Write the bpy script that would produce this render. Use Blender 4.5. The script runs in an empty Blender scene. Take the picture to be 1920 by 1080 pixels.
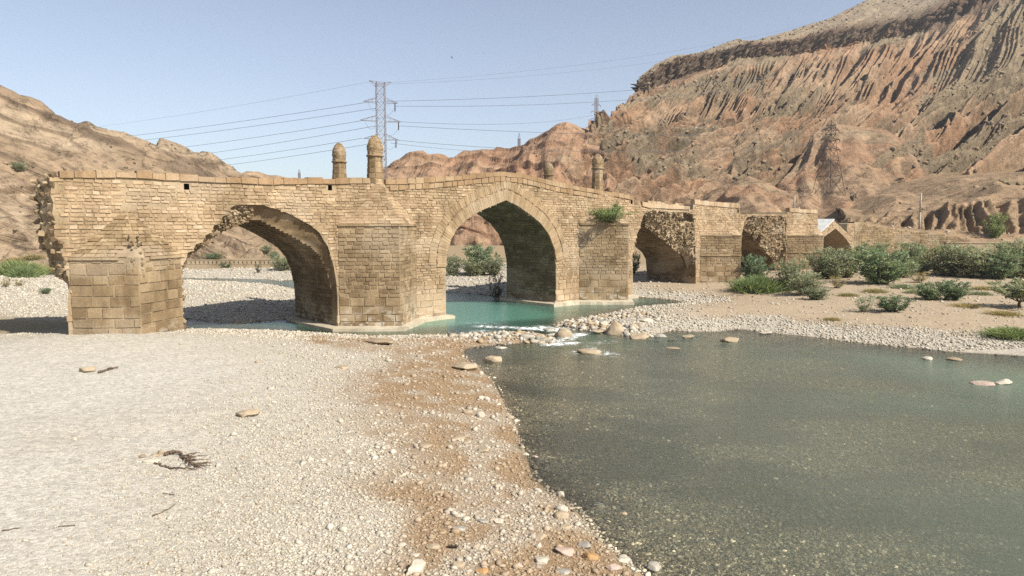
import bpy, bmesh, math, random
import numpy as np
from mathutils import Vector, Matrix
from mathutils.geometry import tessellate_polygon
from mathutils.bvhtree import BVHTree

# ------------------------------------------------------------------ camera, sky, sun, exposure
scene = bpy.context.scene
H = 8.0                       # camera height above the water
FPX = 1300.0                  # focal length in pixels of a 1920 wide picture
PITCH = math.atan((540 - 425) / FPX)
cam_data = bpy.data.cameras.new('camera')
cam_data.sensor_width = 36.0
cam_data.lens = 36.0 * FPX / 1920.0
cam_data.clip_start = 0.1
cam_data.clip_end = 6000.0
cam = bpy.data.objects.new('camera', cam_data)
scene.collection.objects.link(cam)
cam.location = (0, 0, H)
cam.rotation_euler = (math.pi / 2 - PITCH, 0, 0)
scene.camera = cam

SUN_AZ = math.radians(-40)    # direction towards the sun in plan, from +X
SUN_EL = math.radians(42)
world = bpy.data.worlds.new('World')
scene.world = world
world.use_nodes = True
wnt = world.node_tree
bg = wnt.nodes['Background']
sky = wnt.nodes.new('ShaderNodeTexSky')
sky.sky_type = 'NISHITA'
sky.sun_disc = False
sky.sun_elevation = SUN_EL
sky.sun_rotation = math.pi / 2 - SUN_AZ
sky.altitude = 600
sky.air_density = 1.0
sky.dust_density = 1.6
sky.ozone_density = 2.2
hsv = wnt.nodes.new('ShaderNodeHueSaturation')
hsv.inputs['Saturation'].default_value = 0.72
tint = wnt.nodes.new('ShaderNodeMix'); tint.data_type = 'RGBA'; tint.blend_type = 'MULTIPLY'
tint.inputs[0].default_value = 1.0; tint.inputs[7].default_value = (1.0, 0.985, 0.985, 1)
wnt.links.new(sky.outputs[0], hsv.inputs['Color'])
wnt.links.new(hsv.outputs[0], tint.inputs[6])
wnt.links.new(tint.outputs[2], bg.inputs[0])
bg.inputs[1].default_value = 0.090
sun_data = bpy.data.lights.new('sun', 'SUN')
sun_data.energy = 5.0
sun_data.angle = math.radians(0.5)
sun_data.color = (1.0, 0.945, 0.85)
sun = bpy.data.objects.new('sun', sun_data)
scene.collection.objects.link(sun)
SUN_DIR = Vector((math.cos(SUN_AZ) * math.cos(SUN_EL), math.sin(SUN_AZ) * math.cos(SUN_EL), math.sin(SUN_EL)))
sun.rotation_euler = (-SUN_DIR).to_track_quat('-Z', 'Y').to_euler()
sun.location = (60, -60, 80)
scene.view_settings.view_transform = 'Standard'
scene.view_settings.look = 'None'
scene.view_settings.gamma = 1.0
scene.view_settings.exposure = 0.80
scene.cycles.max_bounces = 6
scene.cycles.diffuse_bounces = 2
scene.cycles.transparent_max_bounces = 12
scene.cycles.use_denoising = False

rng = random.Random(7)
nrg = np.random.default_rng(7)
COL = scene.collection

# ------------------------------------------------------------------ helpers: points on sight lines -> real places
cp, sp = math.cos(PITCH), math.sin(PITCH)
def ray(px, py):
    x = (px - 960) / FPX
    y = (540 - py) / FPX
    return Vector((x, cp + y * sp, -sp + y * cp))
def on_z(px, py, z=0.0):
    d = ray(px, py)
    t = (z - H) / d.z
    return Vector((d.x * t, d.y * t, z))
def on_y(px, py, Y):
    d = ray(px, py)
    t = Y / d.y
    return Vector((d.x * t, Y, H + d.z * t))

# bridge frame: u along the bridge, v into its depth, z up
TH = math.radians(42)
BU = Vector((math.cos(TH), math.sin(TH), 0))
BV = Vector((-math.sin(TH), math.cos(TH), 0))
BO = Vector((0, 65.4, 0))
def B(u, v, z):
    return BO + BU * u + BV * v + Vector((0, 0, z))
def on_b(px, py, v=0.0):
    d = ray(px, py)
    C = Vector((0, 0, H))
    t = (v - (C - BO).dot(BV)) / d.dot(BV)
    P = C + d * t
    return ((P - BO).dot(BU), P.z)

KA = 0.66   # overall reflectance of dry stone and earth
# ------------------------------------------------------------------ helpers: noise
_T = np.random.default_rng(11).random((64, 256, 256))
def vnoise(x, y, seed=0):
    t = _T[seed % 64]
    xi = np.floor(x).astype(int); yi = np.floor(y).astype(int)
    fx = x - xi; fy = y - yi
    fx = fx * fx * (3 - 2 * fx); fy = fy * fy * (3 - 2 * fy)
    x0 = xi % 256; x1 = (xi + 1) % 256; y0 = yi % 256; y1 = (yi + 1) % 256
    return (t[x0, y0] * (1 - fx) + t[x1, y0] * fx) * (1 - fy) + (t[x0, y1] * (1 - fx) + t[x1, y1] * fx) * fy
def fbm(x, y, o=4, seed=0, gain=0.5):
    a = 1.0; s = 0; n = 0
    for i in range(o):
        s = s + a * vnoise(x * 2 ** i + 17.3 * i, y * 2 ** i + 9.1 * i, seed + i); n += a; a *= gain
    return s / n
def ridged(x, y, o=3, seed=0, gain=0.5):
    a = 1.0; s = 0; n = 0
    for i in range(o):
        s = s + a * (1 - np.abs(2 * vnoise(x * 2 ** i + 7.7 * i, y * 2 ** i + 3.1 * i, seed + i) - 1)); n += a; a *= gain
    return s / n
def smooth(a, b, x):
    t = np.clip((x - a) / (b - a), 0, 1)
    return t * t * (3 - 2 * t)

# ------------------------------------------------------------------ helpers: objects
def tag(o, label=None, cat=None, group=None, kind=None):
    if label: o['label'] = label
    if cat: o['category'] = cat
    if group: o['group'] = group
    if kind: o['kind'] = kind
    return o
def empty(name, loc=(0, 0, 0), rz=0.0):
    o = bpy.data.objects.new(name, None)
    COL.objects.link(o)
    o.location = loc
    o.rotation_euler = (0, 0, rz)
    o.empty_display_size = 0.3
    return o
def link(name, me, mat, parent=None, smooth_=False, local=False):
    """link a mesh; world-coordinate meshes are shifted back under their parent"""
    if mat is not None:
        for m in (mat if isinstance(mat, (list, tuple)) else [mat]):
            me.materials.append(m)
    if smooth_:
        me.polygons.foreach_set('use_smooth', [True] * len(me.polygons))
    o = bpy.data.objects.new(name, me)
    COL.objects.link(o)
    if parent is not None:
        o.parent = parent
        if not local and parent.type == 'EMPTY':
            o.location = -Vector(parent.location)
    return o
def np_mesh(name, V, F, attrs=None):
    """V (n,3), F (m,k) arrays -> mesh, attrs {name: (n,3)|(n,)}"""
    V = np.asarray(V, dtype=np.float32); F = np.asarray(F, dtype=np.int32)
    me = bpy.data.meshes.new(name)
    m, k = F.shape
    me.vertices.add(len(V)); me.vertices.foreach_set('co', V.ravel())
    me.loops.add(m * k); me.loops.foreach_set('vertex_index', F.ravel())
    me.polygons.add(m)
    me.polygons.foreach_set('loop_start', np.arange(0, m * k, k, dtype=np.int32))
    me.update(calc_edges=True)
    for n, a in (attrs or {}).items():
        a = np.asarray(a, dtype=np.float32)
        if a.ndim == 1:
            at = me.attributes.new(n, 'FLOAT', 'POINT'); at.data.foreach_set('value', a)
        else:
            at = me.attributes.new(n, 'FLOAT_COLOR', 'POINT')
            at.data.foreach_set('color', np.concatenate([a, np.ones((len(a), 1), np.float32)], 1).ravel())
    me.validate()
    return me
class MB:
    """collects faces; build() links them as ONE mesh object"""
    def __init__(s): s.v = []; s.f = []
    def quad(s, a, b, c, d):
        i = len(s.v); s.v += [a, b, c, d]; s.f.append((i, i + 1, i + 2, i + 3))
    def tri(s, a, b, c):
        i = len(s.v); s.v += [a, b, c]; s.f.append((i, i + 1, i + 2))
    def stone(s, P, N, proud=0.03, back=0.08, inset=0.02, jit=0.012):
        """a dressed stone standing proud of a wall: P four corners (ccw seen from outside), N outward"""
        i = len(s.v)
        c = (P[0] + P[1] + P[2] + P[3]) * 0.25
        for p in P: s.v.append(p - N * back)
        pr = proud
        for p in P:
            d = (c - p); L = d.length or 1
            q = p + N * (pr + rng.uniform(-jit, jit)) + d * (min(inset * 1.4, L * 0.4) / L)
            q += Vector((rng.uniform(-jit, jit), rng.uniform(-jit, jit), rng.uniform(-jit, jit)))
            s.v.append(q)
        s.f += [(i + 4, i + 5, i + 6, i + 7)] + [(i + k, i + (k + 1) % 4, i + 4 + (k + 1) % 4, i + 4 + k) for k in range(4)]
    def box(s, c, ax, ay, az):
        """c centre, ax ay az half-axis vectors"""
        i = len(s.v)
        for sz in (-1, 1):
            for sx, sy in ((-1, -1), (1, -1), (1, 1), (-1, 1)):
                s.v.append(c + ax * sx + ay * sy + az * sz)
        s.f += [(i + 3, i + 2, i + 1, i), (i + 4, i + 5, i + 6, i + 7)] + [(i + k, i + (k + 1) % 4, i + 4 + (k + 1) % 4, i + 4 + k) for k in range(4)]
    def bar(s, a, b, r, n=4, r2=None):
        a = Vector(a); b = Vector(b); d = (b - a)
        if d.length < 1e-6: return
        d.normalize()
        x = d.cross(Vector((0.3, 0.1, 1)) if abs(d.z) < 0.95 else Vector((1, 0.2, 0))).normalized()
        y = d.cross(x); i = len(s.v); r2 = r if r2 is None else r2
        for p, rr in ((a, r), (b, r2)):
            for k in range(n):
                t = 2 * math.pi * k / n
                s.v.append(p + x * (rr * math.cos(t)) + y * (rr * math.sin(t)))
        for k in range(n):
            s.f.append((i + k, i + (k + 1) % n, i + n + (k + 1) % n, i + n + k))
        s.f.append(tuple(i + n + k for k in range(n))); s.f.append(tuple(i + n - 1 - k for k in range(n)))
    def tube(s, pts, r, n=5):
        for k in range(len(pts) - 1):
            ra = r[k] if isinstance(r, list) else r; rb = r[k + 1] if isinstance(r, list) else r
            s.bar(pts[k], pts[k + 1], ra, n, rb)
    def poly(s, pts, holes=(), flip=False, m=None):
        """flat polygon with holes in (u,z); m maps (u,z) to the world"""
        loops = [[Vector((p[0], p[1], 0)) for p in pts]] + [[Vector((p[0], p[1], 0)) for p in h] for h in holes]
        flat = [p for l in loops for p in l]
        i = len(s.v)
        s.v += [m(p.x, p.y) for p in flat]
        for t in tessellate_polygon(loops):
            a, b, c = [flat[k] for k in t]
            ccw = ((b - a).cross(c - a)).z > 0
            s.f.append(tuple(i + k for k in (t if ccw != flip else t[::-1])))
    def build(s, name, mat, parent=None, smooth_=False, local=False):
        me = bpy.data.meshes.new(name)
        me.from_pydata([tuple(p) for p in s.v], [], s.f)
        me.update()
        return link(name, me, mat, parent, smooth_, local)

def pip(poly, x, y):
    """points in polygon, vectorised"""
    x = np.asarray(x, float); y = np.asarray(y, float)
    r = np.zeros(x.shape, bool); n = len(poly)
    for i in range(n):
        x0, y0 = poly[i][0], poly[i][1]; x1, y1 = poly[(i + 1) % n][0], poly[(i + 1) % n][1]
        if y0 == y1: continue
        c = (y0 > y) != (y1 > y)
        r ^= c & (x < (x1 - x0) * (y - y0) / (y1 - y0) + x0)
    return r
def pip1(poly, x, y):
    r = False; n = len(poly); j = n - 1
    for i in range(n):
        if (poly[i][1] > y) != (poly[j][1] > y) and x < (poly[j][0] - poly[i][0]) * (y - poly[i][1]) / (poly[j][1] - poly[i][1]) + poly[i][0]:
            r = not r
        j = i
    return r
def pdist(poly, x, y, closed=True):
    d = np.full(np.shape(x), 1e9); n = len(poly)
    for i in range(n if closed else n - 1):
        ax, ay = poly[i][0], poly[i][1]; bx, by = poly[(i + 1) % n][0], poly[(i + 1) % n][1]
        dx, dy = bx - ax, by - ay; L = dx * dx + dy * dy or 1e-9
        t = np.clip(((x - ax) * dx + (y - ay) * dy) / L, 0, 1)
        d = np.minimum(d, (x - ax - t * dx) ** 2 + (y - ay - t * dy) ** 2)
    return np.sqrt(d)

# ------------------------------------------------------------------ helpers: materials
def new_mat(name):
    m = bpy.data.materials.new(name); m.use_nodes = True
    nt = m.node_tree
    return m, nt, nt.nodes['Principled BSDF']
def N(nt, t, **kw):
    n = nt.nodes.new(t)
    for k, v in kw.items():
        if k in n.bl_rna.properties.keys(): setattr(n, k, v)
        else: n.inputs[k].default_value = v
    return n
def ramp(nt, fac, stops, interp='LINEAR'):
    r = nt.nodes.new('ShaderNodeValToRGB')
    r.color_ramp.interpolation = interp
    e = r.color_ramp.elements
    while len(e) < len(stops): e.new(0.5)
    for k, (p, c) in enumerate(stops):
        e[k].position = p
        e[k].color = (c[0], c[1], c[2], 1) if hasattr(c, '__len__') else (c, c, c, 1)
    nt.links.new(fac, r.inputs[0])
    return r.outputs[0]
def mixc(nt, fac, a, b, mode='MIX'):
    n = nt.nodes.new('ShaderNodeMix'); n.data_type = 'RGBA'; n.blend_type = mode
    for sock, v in ((n.inputs[0], fac), (n.inputs[6], a), (n.inputs[7], b)):
        if hasattr(v, 'is_linked') or hasattr(v, 'links'): nt.links.new(v, sock)
        elif hasattr(v, '__len__'): sock.default_value = (v[0], v[1], v[2], 1)
        else: sock.default_value = v
    return n.outputs[2]
def math_(nt, op, a, b=0.0, clamp=False):
    n = nt.nodes.new('ShaderNodeMath'); n.operation = op; n.use_clamp = clamp
    for i, v in enumerate((a, b)):
        if hasattr(v, 'links'): nt.links.new(v, n.inputs[i])
        else: n.inputs[i].default_value = v
    return n.outputs[0]
def noise(nt, scale, detail=4.0, rough=0.55, vec=None, dist=0.0):
    n = nt.nodes.new('ShaderNodeTexNoise')
    n.inputs['Scale'].default_value = scale; n.inputs['Detail'].default_value = detail
    n.inputs['Roughness'].default_value = rough; n.inputs['Distortion'].default_value = dist
    if vec is not None: nt.links.new(vec, n.inputs['Vector'])
    return n.outputs['Fac']
def bump(nt, height, strength=0.5, dist=0.05, normal=None):
    b = nt.nodes.new('ShaderNodeBump')
    b.inputs['Strength'].default_value = strength; b.inputs['Distance'].default_value = dist
    nt.links.new(height, b.inputs['Height'])
    if normal is not None: nt.links.new(normal, b.inputs['Normal'])
    return b.outputs[0]
def pos(nt):
    return nt.nodes.new('ShaderNodeNewGeometry').outputs['Position']
def mapv(nt, vec, scale=(1, 1, 1), rot=(0, 0, 0)):
    m = nt.nodes.new('ShaderNodeMapping')
    m.inputs['Scale'].default_value = scale; m.inputs['Rotation'].default_value = rot
    nt.links.new(vec, m.inputs['Vector'])
    return m.outputs[0]

def stone_material(name, stops, rough=0.9, stain=0.35, white=0.0, wz=1.6, bs=0.5):
    m, nt, bsdf = new_mat(name)
    geo = nt.nodes.new('ShaderNodeNewGeometry')
    P = geo.outputs['Position']
    base = ramp(nt, geo.outputs['Random Per Island'], [(p, tuple(KA * x for x in c)) for p, c in stops])
    n1 = noise(nt, 0.45, 5, 0.6, P)
    base = mixc(nt, 1.0, base, ramp(nt, n1, [(0.3, (1 - stain, 1 - stain * 1.05, 1 - stain * 1.15)), (0.62, (1.06, 1.05, 1.02))]), 'MULTIPLY')
    sv = noise(nt, 1.0, 4, 0.6, mapv(nt, P, (1.1, 1.1, 0.16)))
    base = mixc(nt, 1.0, base, ramp(nt, sv, [(0.32, (0.76, 0.74, 0.71)), (0.46, (1, 1, 1)), (0.7, (1.05, 1.05, 1.06))]), 'MULTIPLY')
    rpz = noise(nt, 0.22, 3, 0.5, mapv(nt, P, (1, 1, 1.6)))
    base = mixc(nt, ramp(nt, rpz, [(0.52, 0), (0.6, 0.38)]), base, (0.36, 0.29, 0.205))
    n2 = noise(nt, 9, 5, 0.65, P)
    base = mixc(nt, 1.0, base, ramp(nt, n2, [(0.25, 0.72), (0.6, 1.08)]), 'MULTIPLY')
    if white > 0:
        sep = nt.nodes.new('ShaderNodeSeparateXYZ'); nt.links.new(P, sep.inputs[0])
        low = ramp(nt, math_(nt, 'DIVIDE', sep.outputs[2], 4.0), [(0.06, 1), (wz / 4, 0.5), (wz / 4 + 0.18, 0)])
        damp = ramp(nt, math_(nt, 'ADD', math_(nt, 'DIVIDE', sep.outputs[2], 4.0), math_(nt, 'MULTIPLY', n1, 0.22)), [(0.14, 0.55), (0.24, 1.0)])
        base = mixc(nt, 1.0, base, damp, 'MULTIPLY')
        nw = ramp(nt, noise(nt, 1.3, 4, 0.6, mapv(nt, P, (1, 1, 2.0))), [(0.5, 0), (0.62, 1)])
        base = mixc(nt, math_(nt, 'MULTIPLY', math_(nt, 'MULTIPLY', low, nw), white), base, (0.44, 0.40, 0.33))
    nt.links.new(base, bsdf.inputs['Base Color'])
    bsdf.inputs['Roughness'].default_value = rough
    bsdf.inputs['Specular IOR Level'].default_value = 0.15
    nt.links.new(bump(nt, n2, bs, 0.05), bsdf.inputs['Normal'])
    return m
TAN = [(0.0, (0.33, 0.235, 0.145)), (0.25, (0.41, 0.295, 0.185)), (0.6, (0.455, 0.33, 0.21)), (0.85, (0.50, 0.37, 0.24)), (1.0, (0.55, 0.43, 0.30))]
BRN = [(0.0, (0.25, 0.175, 0.10)), (0.35, (0.32, 0.23, 0.135)), (0.7, (0.38, 0.28, 0.17)), (1.0, (0.46, 0.345, 0.215))]
TAN = [(p, (c[0] * 1.12, c[1] * 1.12, c[2] * 1.10)) for p, c in TAN]
BRN = [(p, (c[0] * 1.08, c[1] * 1.08, c[2] * 1.06)) for p, c in BRN]
M_stone = stone_material('sandstone', TAN, white=0.5, wz=1.0)
M_pier = stone_material('weathered pier sandstone', BRN, white=0.9, wz=1.4)
M_vault = stone_material('shade-darkened vault stone', [(p, tuple(x * 0.66 for x in c)) for p, c in BRN], white=0.6, wz=1.2)  # pier palette darkened: shade inside the arches painted into the stone colour
M_ring = stone_material('arch brick', [(0, (0.37, 0.265, 0.155)), (0.5, (0.445, 0.32, 0.19)), (1, (0.51, 0.385, 0.24))], stain=0.25)
M_mortar = stone_material('lime mortar', [(0, (0.45, 0.345, 0.22)), (1, (0.47, 0.36, 0.23))], stain=0.5)
M_white = stone_material('white joint mortar', [(0, (0.72, 0.66, 0.55)), (1, (0.74, 0.68, 0.57))], stain=0.1)
M_coping = stone_material('coping stone', [(0, (0.36, 0.235, 0.13)), (0.5, (0.42, 0.285, 0.165)), (1, (0.47, 0.345, 0.215))], stain=0.25)
M_rubble = stone_material('rubble core', [(0, (0.22, 0.155, 0.09)), (0.5, (0.38, 0.28, 0.17)), (1, (0.56, 0.45, 0.31))], stain=0.4)
M_cement = stone_material('cement', [(0, (0.60, 0.53, 0.40)), (1, (0.62, 0.55, 0.42))], stain=0.25, bs=0.3)
M_plaster = stone_material('white plaster', [(0, (0.66, 0.67, 0.66)), (1, (0.68, 0.69, 0.68))], stain=0.12, bs=0.2)
M_concrete = stone_material('tan concrete', [(0, (0.44, 0.34, 0.22)), (1, (0.46, 0.36, 0.24))], stain=0.2, bs=0.3)
def plain(name, c, rough=0.8, nscale=3.0, amt=0.25, metallic=0.0):
    m, nt, b = new_mat(name)
    n = noise(nt, nscale, 4, 0.6, pos(nt))
    nt.links.new(mixc(nt, 1.0, c, ramp(nt, n, [(0.3, 1 - amt), (0.7, 1 + amt * 0.4)]), 'MULTIPLY'), b.inputs['Base Color'])
    b.inputs['Roughness'].default_value = rough; b.inputs['Metallic'].default_value = metallic
    b.inputs['Specular IOR Level'].default_value = 0.2
    return m
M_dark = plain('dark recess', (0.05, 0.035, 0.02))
M_steel = plain('galvanised steel', (0.22, 0.19, 0.19), 0.6)
M_rust = plain('dull lattice steel', (0.055, 0.048, 0.045), 0.7)
M_glass = plain('brown insulator', (0.05, 0.035, 0.03), 0.3)
M_wire = plain('aluminium cable', (0.10, 0.10, 0.12), 0.6)
M_pole = plain('pale weathered pole', (0.33, 0.29, 0.23), 0.8)
M_wood = plain('grey driftwood', (0.13, 0.09, 0.06), 0.9, 6)
M_twig = plain('bush stems', (0.10, 0.075, 0.045), 0.9)

# ------------------------------------------------------------------ water outline and ground height
W_PX = [(1268, 1140), (1211, 1080), (1126, 1016), (1071, 944), (1003, 901), (986, 850), (969, 799), (943, 748), (924, 714),
        (900, 690), (868, 669), (874, 654), (925, 648), (985, 643), (1020, 640), (1024, 628), (990, 622), (940, 625), (880, 628), (800, 629),
        (700, 630), (600, 624), (500, 619), (400, 617), (345, 620), (295, 613), (235, 605), (215, 600),
        (240, 596), (300, 596), (345, 598), (400, 604), (440, 607), (500, 602), (560, 597), (600, 586), (612, 572), (590, 556), (565, 547),
        (540, 539), (510, 534), (470, 531), (400, 528), (340, 527), (200, 522), (100, 518), (0, 517), (-200, 517), (-500, 518),
        (-500, 509), (-200, 509), (0, 510), (60, 511), (130, 512), (250, 516), (340, 521), (430, 522.5), (480, 523.5), (500, 523), (525, 527),
        (565, 523), (640, 530), (740, 541), (840, 548), (900, 552), (935, 558), (1000, 560), (1100, 557), (1190, 556), (1250, 561), (1292, 567),
        (1240, 572), (1200, 575), (1180, 579), (1130, 590), (1090, 598), (1060, 606), (1060, 612), (1090, 618), (1136, 625), (1175, 629),
        (1190, 634), (1227, 628), (1259, 620), (1300, 622), (1345, 622), (1388, 618), (1450, 624), (1537, 633), (1633, 645), (1778, 659),
        (1920, 668), (2200, 690), (2500, 715)]
WPOLY = [tuple(on_z(x, y))[:2] for x, y in W_PX] + [(60, 38), (75, 20), (75, -60), (12, -60), (8, 0)]
HOLE_DEEP = [tuple(on_z(x, y))[:2] for x, y in [(700, 615), (870, 606), (940, 600), (1010, 596), (1030, 590), (960, 576), (850, 566), (760, 560), (620, 590)]]
GREEN_R = [tuple(on_z(x, y))[:2] for x, y in [(1640, 668), (1780, 684), (1930, 700), (2100, 720), (2100, 760), (1900, 735)]]
def water_sd(x, y):
    d = pdist(WPOLY, x, y)
    return np.where(pip(WPOLY, x, y), -d, d)
def ground_z(x, y, sd=None, fine=True):
    x = np.asarray(x, float); y = np.asarray(y, float)
    if sd is None: sd = water_sd(x, y)
    land = 1.25 * (1 - np.exp(-np.maximum(sd, 0) / 9.0))
    land = land + np.maximum(y - 120, 0) * 0.012 + 0.35 * (fbm(x * 0.06, y * 0.06, 3, 3) - 0.5) * smooth(2, 14, sd)
    land = land + 0.9 * smooth(25, 55, x) * smooth(75, 105, y) * smooth(3, 18, sd)
    land = land + 0.62 * np.exp(-(((x + 25) / 7.0) ** 2 + ((y - 42) / 6.5) ** 2)) * smooth(0.5, 5, sd)
    dd = np.maximum(-sd, 0)
    bed = -(0.30 * (1 - np.exp(-dd / 1.5)) + 0.035 * np.minimum(dd, 9))
    deep = smooth(2.5, -3.0, np.where(pip(HOLE_DEEP, x, y), -1, 1) * pdist(HOLE_DEEP, x, y))
    bed = bed - 1.0 * deep * smooth(0, 3, dd)
    gr = 0.6 * smooth(4, -2.0, np.where(pip(GREEN_R, x, y), -1, 1) * pdist(GREEN_R, x, y))
    bed = bed - 0.55 * gr * smooth(0, 3, dd)
    bed = bed - 0.12 * (fbm(x * 0.25, y * 0.25, 3, 9) - 0.5) * smooth(0, 2, dd)
    z = np.where(sd > 0, land, bed)
    if fine:
        z = z + 0.10 * (fbm(x * 0.7, y * 0.7, 3, 5) - 0.5) * smooth(-1, 2, np.abs(sd))
    return z

def grid_lines(a, b, step, lo, hi, g=1.12):
    c = list(np.arange(a, b + 1e-6, step))
    s = step; x = a; pre = []
    while x > lo: s *= g; x -= s; pre.append(x)
    s = step; x = c[-1]; post = []
    while x < hi: s *= g; x += s; post.append(x)
    return np.array(pre[::-1] + c + post)
GX = grid_lines(-46, 52, 0.3, -900, 900)
GY = grid_lines(9, 122, 0.3, -300, 1500)
gx, gy = np.meshgrid(GX, GY)
gsd = water_sd(gx, gy)
gz = ground_z(gx, gy, gsd)
def ground_color(x, y, sd):
    """what the ground is made of: pale gravel, sand, brown wet silt, dark river bed"""
    n1 = fbm(x * 0.18, y * 0.18, 4, 21); n2 = fbm(x * 0.9, y * 0.9, 3, 27)
    gravel = np.array([0.58, 0.52, 0.42]); sand = np.array([0.53, 0.415, 0.285]); silt = np.array([0.36, 0.235, 0.125])
    bedc = np.array([0.25, 0.195, 0.13]); fine = np.array([0.65, 0.605, 0.515]); brush = np.array([0.33, 0.26, 0.13])
    c = np.ones(x.shape + (3,)) * gravel
    f = smooth(-4, -16, x + (n1 - 0.5) * 14 + (y - 16) * 0.2) * smooth(48, 30, y)
    c = c * (1 - f[..., None]) + fine * f[..., None]
    # silt along the left bank
    w = smooth(8.2, 3.2, sd + (n1 - 0.5) * 9 + (n2 - 0.5) * 3) * smooth(54, 44, y) * smooth(8, 4, x - y * 0.07)
    # sandy right bank behind its gravel edge
    right = smooth(10, 18, x - (y - 50) * 0.05) * smooth(44, 50, y)
    s = right * smooth(3.5, 6.0, sd + (n1 - 0.5) * 5)
    sb = right * smooth(0.32, 0.0, np.abs((sd - 4.5 + (n1 - 0.5) * 5) / 6.0)) * smooth(0.42, 0.58, n2)
    c = c * (1 - s[..., None]) + sand * s[..., None]
    sil = np.clip(w * (0.5 + 0.6 * smooth(0.28, 0.66, n2)) + sb * 0.5, 0, 0.92)
    c = c * (1 - sil[..., None]) + silt * sil[..., None]
    far = smooth(118, 135, y + (n1 - 0.5) * 30) * smooth(2, 6, sd)
    c = c * (1 - far[..., None]) + np.array([0.44, 0.33, 0.20]) * far[..., None]
    gl = smooth(0.0, 6.0, -28 - x) * smooth(44, 47, y) * smooth(60, 52, y)
    c = c * (1 - 0.8 * gl[..., None]) + brush * 0.8 * gl[..., None]
    wet = smooth(0.35, -0.15, sd + (n2 - 0.5) * 0.5)
    c = c * (1 - wet[..., None]) + bedc * wet[..., None]
    lightbed = wet * (smooth(0.35, 0.65, fbm(x * 0.22, y * 0.35, 3, 17)) * 1.1 - 0.25)
    c = c * (1 + lightbed[..., None])
    return c * KA
gcol = ground_color(gx, gy, gsd)
ny_, nx_ = gx.shape
idx = np.arange(ny_ * nx_).reshape(ny_, nx_)
gF = np.stack([idx[:-1, :-1], idx[:-1, 1:], idx[1:, 1:], idx[1:, :-1]], -1).reshape(-1, 4)
me = np_mesh('ground', np.stack([gx, gy, gz], -1).reshape(-1, 3), gF, {'tone': gcol.reshape(-1, 3), 'shore': gsd.ravel()})
M_ground, nt, bs = new_mat('river gravel and sand')
P = pos(nt)
at = N(nt, 'ShaderNodeAttribute', attribute_name='tone').outputs['Color']
vor = nt.nodes.new('ShaderNodeTexVoronoi'); vor.inputs['Scale'].default_value = 7.0; nt.links.new(P, vor.inputs['Vector'])
vor2 = nt.nodes.new('ShaderNodeTexVoronoi'); vor2.inputs['Scale'].default_value = 19.0; nt.links.new(P, vor2.inputs['Vector'])
sepc = nt.nodes.new('ShaderNodeSeparateColor'); nt.links.new(vor.outputs['Color'], sepc.inputs[0])
sepd = nt.nodes.new('ShaderNodeSeparateColor'); nt.links.new(vor2.outputs['Color'], sepd.inputs[0])
c = mixc(nt, 1.0, at, ramp(nt, sepc.outputs[0], [(0, 0.8), (1, 1.13)]), 'MULTIPLY')
c = mixc(nt, 1.0, c, ramp(nt, sepd.outputs[0], [(0, 0.82), (1, 1.12)]), 'MULTIPLY')
c = mixc(nt, 1.0, c, ramp(nt, noise(nt, 30, 3, 0.7, P), [(0.3, 0.8), (0.65, 1.08)]), 'MULTIPLY')
nt.links.new(c, bs.inputs['Base Color'])
bs.inputs['Roughness'].default_value = 0.95; bs.inputs['Specular IOR Level'].default_value = 0.1
hgt = math_(nt, 'ADD', math_(nt, 'MULTIPLY', vor.outputs['Distance'], -1.0), math_(nt, 'MULTIPLY', vor2.outputs['Distance'], -0.5))
nt.links.new(bump(nt, hgt, 0.4, 0.05), bs.inputs['Normal'])
ground = tag(link('ground', me, M_ground, smooth_=True), kind='structure')

# ------------------------------------------------------------------ water: a sheet over the bed, its tint from its real depth
wx = np.arange(-150, 76, 0.5); wy = np.concatenate([np.arange(-58, 12, 2.0), np.arange(12, 150, 0.5)])
wgx, wgy = np.meshgrid(wx, wy)
wsd = water_sd(wgx, wgy)
wdep = -ground_z(wgx, wgy, wsd, False)
FOAM_PX = [((905, 612), (1010, 616), 1.0), ((945, 613), (1050, 620), 1.0), ((890, 620), (960, 623), 0.6), ((1010, 612), (1066, 617), 0.8),
           ((1040, 640), (1075, 633), 0.9), ((1035, 646), (1076, 644), 1.0), ((1062, 630), (1088, 627), 0.9), ((1085, 660), (1140, 664), 0.7), ((1110, 652), (1150, 668), 0.5),
           ((1085, 645), (1150, 640), 0.5), ((880, 605), (930, 607), 0.4)]
foam = np.zeros(wgx.shape)
for a, b, s in FOAM_PX:
    A = on_z(*a); Bq = on_z(*b)
    foam = np.maximum(foam, 0.85 * s * smooth(1.5, 0.0, pdist([(A.x, A.y), (Bq.x, Bq.y)], wgx, wgy, False)))
nyw, nxw = wgx.shape
idw = np.arange(nyw * nxw).reshape(nyw, nxw)
keep = (np.minimum(np.minimum(wsd[:-1, :-1], wsd[1:, 1:]), np.minimum(wsd[:-1, 1:], wsd[1:, :-1])) < 0.3)
foam = foam * (0.45 + 1.1 * fbm(wgx * 0.8, wgy * 1.6, 3, 19))
wF = np.stack([idw[:-1, :-1], idw[:-1, 1:], idw[1:, 1:], idw[1:, :-1]], -1)[keep]
used, inv = np.unique(wF, return_inverse=True)
wV = np.stack([wgx, wgy, np.zeros(wgx.shape)], -1).reshape(-1, 3)[used]
turb = smooth(41, 52, wgy + 0.05 * wgx + 6 * (fbm(wgx * 0.3, wgy * 0.3, 3, 18) - 0.5)) * smooth(16, 6, wgx - 0.35 * (wgy - 46)) + 0.32 * smooth(0.35, 0.7, fbm(wgx * 0.07 + 3, wgy * 0.16, 3, 16)) * smooth(6, 24, wgx)  
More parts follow.
